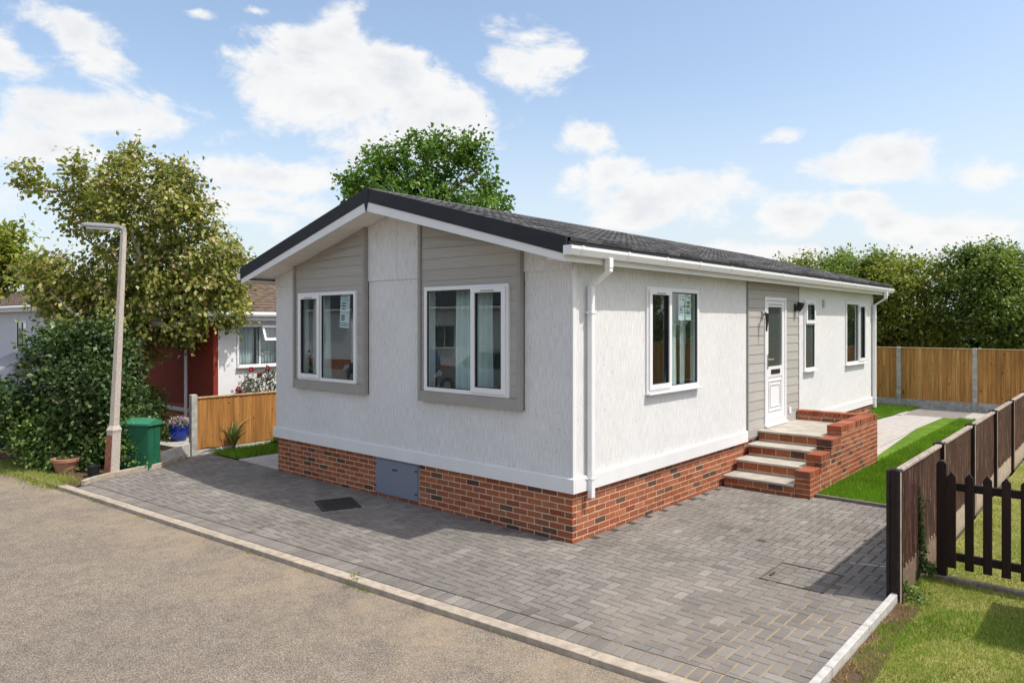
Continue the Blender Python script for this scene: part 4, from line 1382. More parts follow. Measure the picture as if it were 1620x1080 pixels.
# ------------------------------------------------------------------ entrance steps
def steps():
    T = thing('entrance_steps', 'red brick entrance steps with pale stone treads and a stepped side wall', 'steps', (0.65, 5.5, 0))
    X0, X1 = 0.036, 1.092                 # between the home and the side wall
    Y = [3.84, 4.29, 4.74, 5.16]          # riser faces
    ZR = [0.172, 0.35, 0.528, 0.703]      # tread tops
    BACK = 6.93
    rnd = random.Random(21)
    for k in range(4):
        y1 = (Y[k + 1] + .03) if k < 3 else BACK
        zb = -0.03 if k == 0 else ZR[k - 1]
        m = MB(); m.box(X0, X1, Y[k] + .0115, y1 - .0005 if k == 3 else y1, zb - (0 if k == 0 else .02), ZR[k] - .036)
        ri = m.build('riser', 'mortar', T)
        its = []
        zt = ZR[k] - .040
        rows = [(max(zt - .1025, zb + .006), zt)] if k else [(0.052, zt), (-0.025, 0.042)]
        for q, (z0, z1) in enumerate(rows):
            x = X0 - (0.11 if (k + q) % 2 else 0.0)
            while x < X1 - .02:
                a, b = max(x, X0 + .002), min(x + .215, X1 - .004)
                if b - a > .03: its.append((a, b, Y[k] + .008 + rnd.uniform(-.001, .001), Y[k] + .06, z0, z1))
                x += .225
        pieces(ri, 'brick', its, 'brick', .003)
        if k < 3:
            m = MB(); m.cbox(X0 - .012, X1 - .003, Y[k] - .028, Y[k + 1] + .012, ZR[k] - .036, ZR[k], .005)
            m.build('tread', 'slab_sandstone', T)
    # landing of flagstones
    m = MB(); m.box(X0, X1 - .002, Y[3] + .02, BACK - .003, ZR[3] - .036, ZR[3] - .006)
    la = m.build('landing', 'mortar', T)
    its = []
    for (a, b, c, e) in ((X0 - .01, .50, Y[3] - .028, 5.72), (.506, X1 - .003, Y[3] - .028, 5.42), (.506, X1 - .003, 5.426, 6.02), (X0 - .01, .50, 5.726, 6.30), (.506, X1 - .003, 6.026, BACK - .004), (X0 - .01, .50, 6.306, BACK - .004)):
        its.append((a, b, c, e, ZR[3] - .034, ZR[3] + rnd.uniform(-.001, .001)))
    pieces(la, 'flagstone', its, 'slab_sandstone', .004)
    # side wall, stepping up, brick on edge capping
    WX0, WX1 = 1.094, 1.309
    seg = [(3.858, 4.329, 0.375), (4.329, 4.785, 0.548), (4.785, 5.262, 0.715), (5.262, 7.32, 0.872)]
    m = MB()
    for (a, b, t) in seg:
        m.box(WX0 + .003, WX1 - .003, a + .004, b - (.003 if b == 7.32 else -.0035), -0.05, t - .06)
    sw = m.build('side_wall', 'mortar', T)
    its = []
    row = 0
    z = -0.02
    def level(y):
        for a, b, t in seg:
            if a <= y <= b: return t
    zc = []
    while z < .80:
        off = 0.0 if row % 2 else -0.1125
        y = 3.858 + off
        while y < 7.318:
            a, b = max(y, 3.858), min(y + .215, 7.32)
            # trim against the steps above
            for s0, s1, t in seg:
                c0, c1 = max(a, s0), min(b, s1)
                if c1 - c0 < .028: continue
                top = min(z + .065, t - .112)
                if t - .112 - top < .034: top = t - .112
                if top - z < .02: continue
                first = abs(c0 - 3.858) < 1e-6
                its.append((WX1 - .1025, WX1 + rnd.uniform(-.0015, .0015), c0 + (.0 if first else .001), c1, z, top))
            y += .225
        # the end face towards the drive
        if z + .065 < .375 - .1: its.append((WX0 + (0 if row % 2 else .0), WX1 - .104, 3.8575, 3.96, z, min(z + .065, .375 - .116)))
        z += .075
        row += 1
    for (a, b, t) in seg:                       # capping
        n = max(1, round((b - a) / .075))
        for i in range(n):
            y0 = a + (b - a) * i / n
            y1 = a + (b - a) * (i + 1) / n - .008
            its.append((WX0 - .001, WX1 + .001 + rnd.uniform(-.001, .001), y0 + (.0005 if i == 0 else 0), y1, t - .105, t + rnd.uniform(-.001, .001)))
    for k, (a, b, t) in enumerate(seg[1:]):     # stretchers closing each step end, facing the drive
        its.append((WX0, WX1 - .104, a - .0005, a + .05, seg[k][2] + .004, t - .112))
    pieces(sw, 'brick', its, 'brick', .003)
    # low back wall of the landing
    m = MB(); m.box(X0, WX0 - .001, BACK + .003, 7.13, 0.0, 0.80)
    bw = m.build('back_wall', 'mortar', T)
    its = []
    x = X0
    q = 0
    while x < WX0 - .02:
        its.append((x + .001, min(x + .067, WX0 - .003), BACK - .002, 7.14, .775, .876 + rnd.uniform(-.001, .001)))
        x += .075
    x = X0
    while x < WX0 - .02:
        its.append((x + .001, min(x + .215, WX0 - .003), BACK, BACK + .08, .70, .765))
        x += .225
    pieces(bw, 'brick', its, 'brick', .003)
steps()

# ------------------------------------------------------------------ things on the house
def notice(name, label, F, cu, cz, d, w, h, tilt, marks):
    """sheet of paper behind the glass; marks: (u0,u1,v0,v1,material) as fractions of the sheet"""
    t = thing(name, label, 'notice', F.pt(cu, d, cz))
    ca, sa = math.cos(tilt), math.sin(tilt)
    def quad(m, u0, u1, v0, v1, dd):
        ps = []
        for k in (dd - .0006, dd):
            for (u, v) in ((u0, v0), (u1, v0), (u1, v1), (u0, v1)):
                x, y = (u - .5) * w, (v - .5) * h
                ps.append(F.pt(cu + x * ca - y * sa, d + k, cz + x * sa + y * ca))
        m.add(ps, [(0, 1, 2, 3), (4, 5, 6, 7), (0, 1, 5, 4), (1, 2, 6, 5), (2, 3, 7, 6), (3, 0, 4, 7)])
    m = MB(); quad(m, 0, 1, 0, 1, 0); m.build('sheet', 'paper', t)
    for (u0, u1, v0, v1, mt) in marks:
        m = MB(); quad(m, u0, u1, v0, v1, .0012 if mt != 'paper' else .0024); m.build('print', mt, t)
notice('paper_notice', 'tilted white paper notice with a black box behind the left gable window', GABLE, -4.20, 2.66, 0.050, .235, .50, R(-3.5),
       [(.12, .75, .90, .93, 'ink_grey'), (.1, .9, .83, .85, 'ink_grey'), (.14, .62, .72, .75, 'ink_black'), (.14, .55, .64, .675, 'ink_black'), (.14, .55, .545, .575, 'ink_black'), (.05, .9, .45, .46, 'ink_grey'),
        (.14, .5, .21, .38, 'ink_black'), (.19, .45, .31, .33, 'paper'), (.19, .45, .25, .27, 'paper'), (.06, .95, .045, .155, 'ink_grey'), (.12, .55, .09, .12, 'paper'), (.65, .88, .09, .12, 'paper')])
notice('energy_notice', 'white paper notice with blue print, left of the pair in the side window', SIDE, 2.575, 2.70, -0.012, .17, .36, 0,
       [(.1, .9, .90, .93, 'ink_black'), (.2, .45, .78, .84, 'ink_grey'), (.6, .85, .76, .84, 'ink_black'), (.15, .9, .50, .54, 'ink_blue'), (.2, .6, .36, .48, 'ink_blue'), (.15, .85, .26, .29, 'ink_blue'), (.15, .85, .18, .21, 'ink_blue')])
notice('energy_notice', 'paper notice with yellow and black block, right of the pair in the side window', SIDE, 2.772, 2.70, -0.012, .16, .36, 0,
       [(.1, .85, .86, .95, 'ink_blue'), (.2, .75, .66, .74, 'ink_black'), (.2, .75, .58, .66, 'ink_yellow'), (.2, .75, .51, .58, 'ink_black'), (.15, .8, .36, .40, 'ink_blue'), (.15, .8, .22, .33, 'ink_grey'), (.15, .8, .17, .19, 'ink_black')])

def wall_lamps():
    t = thing('wall_lamp', 'small black cone wall lamp right of the front door', 'wall lamp', (0.03, 6.86, 2.76))
    m = MB(); m.cbox(.028, .045, 6.82, 6.90, 2.69, 2.83, .004); m.build('backplate', 'black_plastic', t)
    m = MB(); m.tube([(.045, 6.86, 2.76), (.10, 6.86, 2.775)], [.014, .014], 8); m.build('arm', 'black_plastic', t)
    m = MB(); m.tube([(.09, 6.86, 2.70), (.115, 6.88, 2.78), (.125, 6.89, 2.85)], [.035, .058, .07], 12); m.build('lamp_shade', 'black_plastic', t)
    t = thing('wall_lamp', 'dark wall lamp with drooping arm left of the front door', 'wall lamp', (0.03, 5.33, 2.62))
    m = MB(); m.cbox(.028, .050, 5.31, 5.38, 2.56, 2.68, .004); m.build('backplate', 'vent_grey', t)
    m = MB(); m.tube([(.05, 5.34, 2.62), (.11, 5.30, 2.66), (.15, 5.24, 2.62)], [.016, .016, .014], 8); m.build('arm', 'metal_grey', t)
    m = MB(); m.tube([(.15, 5.24, 2.64), (.15, 5.23, 2.50), (.145, 5.22, 2.34)], [.034, .022, .012], 10); m.build('lamp_shade', 'black_plastic', t)
wall_lamps()

def covers():
    # cast-iron inspection cover lying across the drive
    c = Vector((-3.47, -0.70, 0))
    a = math.atan2(0.22, -0.51) + math.pi
    t = thing('inspection_cover', 'black cast iron inspection cover in the shaded drive by the hatch', 'drain cover', (c.x, c.y, 0), rz=a)
    def lb(name, boxes, mat):
        m = MB()
        for b in boxes: m.cbox(*b, .002)
        me = m.mesh(name, mat)
        return link(name, me, t)
    lb('plate', [(-.28, .28, -.24, .24, -.01, .006)], 'iron')
    for b in ((-.30, .30, -.262, -.242, -.01, .012), (-.30, .30, .242, .262, -.01, .012), (-.302, -.282, -.24, .24, -.01, .012), (.282, .302, -.24, .24, -.01, .012)):
        lb('frame_bar', [b], 'iron')
    for i in range(8):
        x = -.24 + i * .0685
        lb('tread_bar', [(x - .011, x + .011, -.21, .21, .006, .014)], 'iron')
    # recessed tray of pavers near the road corner, outlined in jointing sand
    t = thing('recessed_cover', 'recessed paved manhole tray outlined with sand lines near the road', 'drain cover', (2.25, 0.55, 0))
    for b in ((2.02, 2.62, .30, .312), (2.02, 2.62, .90, .912), (2.02, 2.032, .30, .91), (2.61, 2.622, .30, .91)):
        m = MB(); m.box(b[0], b[1], b[2], b[3], -.01, .0065); m.build('rim', 'joint_sand', t)
    m = MB(); m.cbox(2.06, 2.085, .44, .56, -.01, .008, .002); m.build('key_slot', 'iron', t)
covers()

# ------------------------------------------------------------------ fences
def pole_top(m, x0, x1, y0, y1, z0, z1):
    cx, cy = (x0 + x1) / 2, (y0 + y1) / 2
    b = .016
    m.add([(x0, y0, z0), (x1, y0, z0), (x1, y1, z0), (x0, y1, z0), (x0, y0, z1 - b), (x1, y0, z1 - b), (x1, y1, z1 - b), (x0, y1, z1 - b), (x0 + b, y0 + b, z1), (x1 - b, y0 + b, z1), (x1 - b, y1 - b, z1), (x0 + b, y1 - b, z1)],
          [(0, 1, 5, 4), (1, 2, 6, 5), (2, 3, 7, 6), (3, 0, 4, 7), (4, 5, 9, 8), (5, 6, 10, 9), (6, 7, 11, 10), (7, 4, 8, 11), (8, 9, 10, 11)])

def far_fence():
    t = thing('garden_fence', 'new orange-brown close-board fence with concrete posts behind the side path', 'fence', (0.4, 17.1, 0))
    rnd = random.Random(31)
    xs = [-4.41 + 1.92 * i for i in range(10)]
    for i, x in enumerate(xs):
        m = MB(); pole_top(m, x - .055, x + .055, 17.05, 17.16, -.1, 1.775); m.build('post', 'concrete_grey', t)
        if i == len(xs) - 1: break
        a, b = x + .057, xs[i + 1] - .057
        m = MB(); m.cbox(a, b, 17.08, 17.13, -.06, .25, .006); m.build('gravel_board', 'concrete_grey', t)
        m = MB(); m.cbox(a, b, 17.055, 17.135, 1.735, 1.765, .004); m.build('cap_rail', 'wood_cap', t)
        n = 17
        for k in range(n):
            w = (b - a) / n
            x0 = a + k * w
            m = MB()
            z0, z1 = .252, 1.733
            d = rnd.uniform(-.002, .002)
            m.add([(x0, 17.103 + d, z0), (x0 + w + .012, 17.070 + d, z0), (x0 + w + .012, 17.105, z0), (x0, 17.108, z0), (x0, 17.103 + d, z1), (x0 + w + .012, 17.070 + d, z1), (x0 + w + .012, 17.105, z1), (x0, 17.108, z1)],
                  [(0, 3, 2, 1), (4, 5, 6, 7), (0, 1, 5, 4), (1, 2, 6, 5), (2, 3, 7, 6), (3, 0, 4, 7)])
            m.build('board', 'wood_new', t)
far_fence()

def left_fence():
    t = thing('garden_fence', 'low orange close-board fence with lichen-grey concrete post beside the left lawn', 'fence', (-8.59, 2.0, 0))
    ys = [-.30, 1.62, 3.54, 5.46, 7.38]
    rnd = random.Random(33)
    for i, y in enumerate(ys):
        m = MB(); pole_top(m, -8.645, -8.535, y - .055, y + .055, -.1, 1.14); m.build('post', 'concrete_grey', t)
        if i == len(ys) - 1: break
        a, b = y + .057, ys[i + 1] - .057
        m = MB(); m.cbox(-8.615, -8.565, a, b, -.06, .10 if i else .085, .006); m.build('gravel_board', 'concrete_pale', t)
        m = MB(); m.cbox(-8.62, -8.545, a, b, 1.055, 1.085, .004); m.build('cap_rail', 'wood_cap', t)
        n = 15
        for k in range(n):
            w = (b - a) / n
            y0 = a + k * w
            d = rnd.uniform(-.002, .002)
            m = MB()
            z0, z1 = .10, 1.053
            m.add([(-8.575 + d, y0, z0), (-8.558 + d, y0 + w + .012, z0), (-8.585, y0 + w + .012, z0), (-8.585, y0, z0), (-8.575 + d, y0, z1), (-8.558 + d, y0 + w + .012, z1), (-8.585, y0 + w + .012, z1), (-8.585, y0, z1)],
                  [(0, 3, 2, 1), (4, 5, 6, 7), (0, 1, 5, 4), (1, 2, 6, 5), (2, 3, 7, 6), (3, 0, 4, 7)])
            m.build('board', 'wood_orange', t)
    # short concrete board closing the bed beside the green cabinet
    t = thing('concrete_board', 'short pale concrete board between green cabinet and fence post', 'wall', (-8.3, -.7, 0))
    m = MB()
    d = Vector((-8.55 + 7.98, -.40 + 1.12, 0)).normalized()
    n = Vector((-d.y, d.x, 0)) * .028
    P, Q = Vector((-7.98, -1.12, 0)), Vector((-8.55, -.40, 0))
    vs = [P - n, Q - n, Q + n, P + n]
    m.add([(*v.xy, -.05) for v in vs] + [(*v.xy, .245) for v in vs], [(0, 1, 5, 4), (1, 2, 6, 5), (2, 3, 7, 6), (3, 0, 4, 7), (4, 5, 6, 7)])
    m.build('board', 'concrete_pale', t)
left_fence()

def right_fence():
    t = thing('boundary_fence', 'weathered dark brown panel fence with slotted posts beside the drive', 'fence', (3.16, 6.0, 0))
    ys = [.56 + 1.925 * i for i in range(7)]
    rnd = random.Random(35)
    for i, y in enumerate(ys):
        top = 1.185 + (0 if i == 0 else .0)
        m = MB()
        pole_top(m, 3.10, 3.125, y - .055, y + .055, -.1, top - .008)
        pole_top(m, 3.1255, 3.182, y - .038, y + .038, -.1, top)
        pole_top(m, 3.1825, 3.212, y - .055, y + .055, -.1, top - .006)
        m.build('post', 'post_brown', t)
        m = MB(); m.box(3.2125, 3.216, y - .056, y - .020, 0.0, top - .03); m.build('post_edge', 'gravel_tan', t)
        if i == len(ys) - 1: break
        a, b = y + .040, ys[i + 1] - .040
        m = MB(); m.cbox(3.138, 3.172, a, b, -.06, .25, .006); m.build('gravel_board', 'gravel_brown' if i == 0 else 'gravel_tan', t)
        m = MB(); m.cbox(3.128, 3.190, a + .016, b - .016, 1.128, 1.158, .005); m.build('cap_rail', 'wood_grey', t)
        for z in (.36, 1.06):
            m = MB(); m.cbox(3.126, 3.144, a + .02, b - .02, z - .02, z + .02, .003); m.build('batten', 'wood_brown', t)
        n = 15
        for k in range(n):
            w = (b - a) / n
            y0, y1 = a + k * w, a + (k + 1) * w
            if i == 0 and k == 7: y1 -= .024                         # the gap the ivy grows through
            d = rnd.uniform(-.003, .003)
            z0, z1 = .235 + rnd.uniform(-.012, .012) - (.02 if i == 0 else 0), 1.127
            m = MB()
            m.add([(3.158 + d, y0, z0), (3.178 + d, y1 + .008, z0), (3.158, y1 + .008, z0), (3.150, y0, z0), (3.158 + d, y0, z1), (3.178 + d, y1 + .008, z1), (3.158, y1 + .008, z1), (3.150, y0, z1)],
                  [(0, 3, 2, 1), (4, 5, 6, 7), (0, 1, 5, 4), (1, 2, 6, 5), (2, 3, 7, 6), (3, 0, 4, 7)])
            m.build('board', 'wood_brown', t)
right_fence()

def gate():
    t = thing('gate_post', 'round-topped dark brown gate post beside the brown fence', 'post', (3.36, 1.49, 0))
    prof = []
    m = MB()
    pts = [(3.318, -.1), (3.402, -.1), (3.402, 1.10)] + [(3.36 + .042 * math.cos(a), 1.10 + .045 * math.sin(a)) for a in [R(x) for x in range(20, 180, 20)]] + [(3.318, 1.10)]
    m.prism(pts, 1.448, 1.532)
    m.build('shaft', 'wood_gate', t)
    t = thing('picket_gate', 'dark brown picket gate with pointed pales and two rails', 'gate', (4.0, 1.49, 0))
    for z0, z1 in ((.185, .262), (.862, .938)):
        m = MB(); m.cbox(3.415, 4.62, 1.492, 1.530, z0, z1, .004); m.build('rail', 'wood_gate', t)
    for k in range(8):
        c = 3.442 + k * .1465
        m = MB(); m.prism([(c - .036, .118), (c + .036, .118), (c + .036, .998), (c, 1.045), (c - .036, .998)], 1.468, 1.4915); m.build('pale', 'wood_gate', t)
    t = thing('gate_threshold', 'weathered timber threshold lying in the grass below the gate', 'timber', (4.0, 1.47, 0))
    m = MB(); m.cbox(3.27, 5.2, 1.435, 1.495, -.03, .035, .006); m.build('plank', 'wood_grey', t)
    # neighbour's shed beyond the frame; its corner shades the lawn
    t = thing('garden_shed', 'plain wooden garden shed standing beyond the picket gate', 'shed', (5.9, 1.7, 0))
    m = MB(); m.box(4.92, 6.9, .46, 1.40, -.02, 1.75); m.build('wall', 'wood_brown', t)
    m = MB(); m.prism([(4.86, 1.752), (6.96, 1.752), (6.96, 1.80), (5.91, 2.15), (4.86, 1.80)], .40, 1.42); m.build('roof', 'barge_dark', t)
gate()

# ------------------------------------------------------------------ street furniture and pots on the left
def street_things():
    t = thing('street_lamp', 'leaning grey concrete street lamp with flat lantern by the kerb', 'street lamp', (-7.80, -2.01, 0))
    B, T_ = Vector((-7.80, -2.01, -.1)), Vector((-7.65, -1.88, 3.98))
    def at(z): return B + (T_ - B) * ((z + .1) / 4.08)
    CA, SA = math.cos(R(25)), math.sin(R(25))
    def taper(m, zs, hw):
        for z, h in zip(zs, hw):
            c = at(z)
            b_ = h * .3
            m.v += [(c.x + (x * CA - y * SA) * h, c.y + (x * SA + y * CA) * h, c.z) for x, y in ((-1, -.7), (-.7, -1), (.7, -1), (1, -.7), (1, .7), (.7, 1), (-.7, 1), (-1, .7))]
        for i_ in range(len(zs) - 1):
            for k_ in range(8):
                m.f.append((i_ * 8 + k_, i_ * 8 + (k_ + 1) % 8, i_ * 8 + 8 + (k_ + 1) % 8, i_ * 8 + 8 + k_))
        m.f += [tuple(range(8)), tuple(range(8 * len(zs) - 8, 8 * len(zs)))]
    m = MB(); taper(m, [-.1, .70, .75, .82], [.088, .084, .094, .060]); m.build('base', 'concrete_lamp', t)
    m = MB(); taper(m, [.78, 2.4, 3.95], [.060, .049, .038]); m.build('column', 'concrete_lamp', t)
    m = MB()
    q = []
    for z, h in ((.03, .0875), (.67, .0845)):
        c = at(z)
        q += [(c.x + (x * CA + y * SA) * h, c.y + (x * SA - y * CA) * h, c.z) for x, y in ((-.75, 1.0), (.62, 1.0), (.62, 1.08), (-.75, 1.08))]
    m.add(q, [(0, 1, 5, 4), (1, 2, 6, 5), (2, 3, 7, 6), (3, 0, 4, 7), (4, 5, 6, 7), (0, 3, 2, 1)])
    m.build('door_plate', 'rust_brown', t)
    top = at(3.95)
    d = Vector((-.75, -.66, .06)).normalized()
    n = Vector((.66, -.75, 0)).normalized()
    m = MB(); m.tube([top - Vector((0, 0, .04)), top + Vector((0, 0, .06)), top + d * .10 + Vector((0, 0, .08))], [.042, .045, .03], 8); m.build('bracket', 'metal_grey', t)
    # lantern: tapered tray
    prof = [(0.04, .045, .05), (.16, .060, .075), (.40, .075, .085), (.62, .062, .07), (.68, .03, .045)]
    m = MB()
    for (s, hw, h) in prof:
        c = top + d * s + Vector((0, 0, .085))
        m.v += [tuple(c + n * hw * a_ + Vector((0, 0, h * b_))) for a_, b_ in ((-1, 0), (-.95, -.35), (.95, -.35), (1, 0), (.7, .55), (-.7, .55))]
    for i in range(len(prof) - 1):
        for k in range(6):
            m.f.append((i * 6 + k, i * 6 + (k + 1) % 6, i * 6 + 6 + (k + 1) % 6, i * 6 + 6 + k))
    m.f += [tuple(range(6)), tuple(range(24, 30))]
    m.build('lantern', 'metal_grey', t)
    c = top + d * .36 + Vector((0, 0, .050))
    m = MB()
    vs = [c + d * a_ * .22 + n * b_ * .055 + Vector((0, 0, z)) for z in (0, -.02) for a_, b_ in ((-1, -1), (1, -1), (1, 1), (-1, 1))]
    m.add(vs, [(0, 1, 2, 3), (4, 5, 6, 7), (0, 1, 5, 4), (1, 2, 6, 5), (2, 3, 7, 6), (3, 0, 4, 7)])
    m.build('diffuser', 'lamp_clear', t)

    # green feeder cabinet with pitched lid; its front faces the drive
    rz = math.atan2(-.86, .51)
    t = thing('feeder_cabinet', 'green metal service cabinet with ridged lid at the drive edge', 'cabinet', (-8.06, -1.395, 0), rz=R(30))
    def lb(name, verts, faces, mat):
        m = MB(); m.add(verts, faces); return link(name, m.mesh(name, mat), t)
    def box_l(name, b, mat, bev=.004, par=None):
        m = MB(); m.cbox(*b, bev)
        return link(name, m.mesh(name, mat), par or t)
    box_l('body', (-.30, .19, -.15, .15, -.03, .74), 'cabinet_green', .008)
    dr = box_l('door', (.191, .203, -.14, -.004, .03, .715), 'cabinet_green')
    box_l('door', (.191, .203, .004, .14, .03, .715), 'cabinet_green')
    box_l('lock', (.2035, .214, -.028, -.012, .10, .14), 'cabinet_lid', .002, dr)
    x0, x1, y0, y1 = -.34, .235, -.185, .185
    lb('lid', [(x0, y0, .742), (x1, y0, .742), (x1, y1, .742), (x0, y1, .742), (x0, y0, .775), (x1, y0, .775), (x1, y1, .775), (x0, y1, .775), (x0, 0, .855), (x1, 0, .855)],
       [(0, 3, 2, 1), (0, 1, 5, 4), (2, 3, 7, 6), (4, 5, 9, 8), (6, 7, 8, 9), (1, 2, 6, 9, 5), (3, 0, 4, 8, 7)], 'cabinet_lid')
    # terracotta pot
    t = thing('plant_pot', 'cracked terracotta plant pot half hidden in the shrubs by the kerb', 'pot', (-8.62, -2.42, 0))
    m = MB(); m.lathe([(0, .0), (.135, .0), (.19, .19), (.215, .195), (.22, .245), (.20, .25), (.185, .21), (0, .20)], (-8.62, -2.42, .0), 24); m.build('bowl', 'terracotta', t, smooth=False)
    m = MB(); m.lathe([(0, .222), (.10, .228), (.184, .212)], (-8.62, -2.42, .0), 18); m.build('compost', 'soil', t)
    # small black pot by the lamp
    t = thing('plant_pot', 'small black ribbed pot standing at the foot of the street lamp', 'pot', (-7.92, -2.24, 0))
    m = MB(); m.lathe([(0, 0), (.075, 0), (.095, .16), (.105, .165), (.105, .185), (.092, .185), (.085, .15), (0, .145)], (-7.92, -2.24, .0), 20); m.build('bowl', 'black_plastic', t)
    # blue glazed pot
    t = thing('plant_pot', 'blue glazed pot of lilac flowers beside the grey fence post', 'pot', (-9.85, 0.0, .10))
    m = MB(); m.lathe([(0, 0), (.125, 0), (.17, .10), (.19, .22), (.185, .31), (.20, .33), (.20, .36), (.17, .36), (.165, .31), (0, .30)], (-9.85, 0.0, .10), 28); m.build('bowl', 'blue_glaze', t, smooth=True)
    m = MB(); m.tube([(-9.74, -.13, .30), (-9.72, -.16, .27), (-9.725, -.155, .23), (-9.745, -.125, .20)], .011, 6); m.build('handle', 'blue_glaze', t)
    rs = np.random.RandomState(4)
    n = 900
    th, ph = rs.uniform(0, 2 * np.pi, n), rs.rand(n) ** .5
    P = np.stack([-9.85 + .22 * ph * np.cos(th), 0.0 + .22 * ph * np.sin(th), .45 + .12 * (1 - ph ** 2) + rs.uniform(-.03, .03, n)], 1)
    A = rs.normal(size=(n, 3)); A /= np.linalg.norm(A, axis=1, keepdims=True)
    Nn = rs.normal(size=(n, 3)) + np.array([0, 0, 1.2]); Nn /= np.linalg.norm(Nn, axis=1, keepdims=True)
    k = n // 2
    V, F = leaves_arrays(P[:k], A[:k], Nn[:k], np.full(k, .035), np.full(k, .014), .2); np_mesh('flowers', V, F, 'petal_lilac', t, 'stuff')
    V, F = leaves_arrays(P[k:] - [0, 0, .03], A[k:], Nn[k:], np.full(n - k, .05), np.full(n - k, .016), .2); np_mesh('foliage', V, F, 'leaf_ivy', t, 'stuff')
    # raised slab the pot stands on
    sheet('raised_paving', [(-10.9, -.55), (-8.66, -.36), (-8.66, .30), (-9.4, .48), (-10.9, .48)], .10, 'concrete_grey', 'structure', None, .12)
street_things()

# ------------------------------------------------------------------ neighbouring homes
def pantile_roof(t, x_e, z_e, x_r, z_r, y0, y1, n, axis='x'):
    """courses of rolled tiles from the eave line to the ridge; runs along y (axis 'x') or along x (axis 'y')"""
    def P(s, l, z): return (s, l, z) if axis == 'x' else (l, s, z)
    m = MB()
    q = [P(x_e, y0, z_e - .06), P(x_r, y0, z_r - .06), P(x_r, y1, z_r - .06), P(x_e, y1, z_e - .06), P(x_e, y0, z_e - .10), P(x_r, y0, z_r - .10), P(x_r, y1, z_r - .10), P(x_e, y1, z_e - .10)]
    m.add(q, [(0, 1, 2, 3), (4, 5, 6, 7), (0, 1, 5, 4), (1, 2, 6, 5), (2, 3, 7, 6), (3, 0, 4, 7)])
    r = m.build('roof', 'pantile', t)
    nseg = int((y1 - y0) / .055)
    for i in range(n):
        a, b = i / n, (i + 1.12) / n
        V = []
        for (u, lift) in ((a, .035), (b, .0)):
            for k in range(nseg + 1):
                l = y0 + (y1 - y0) * k / nseg
                roll = .018 * (0.5 + 0.5 * math.sin(k * 2 * math.pi / 5.5))
                V.append(P(x_e + (x_r - x_e) * u, l, z_e + (z_r - z_e) * u - .05 + lift + roll))
        for k in range(nseg + 1):
            l = y0 + (y1 - y0) * k / nseg
            V.append(P(x_e + (x_r - x_e) * a, l, z_e + (z_r - z_e) * a - .055))
        F, w = [], nseg + 1
        for k in range(nseg):
            F += [(k, k + 1, w + k + 1, w + k), (k + 1, k, 2 * w + k, 2 * w + k + 1)]
        m = MB(); m.add(V, F); m.build('tile_course', 'pantile', r)
    return r

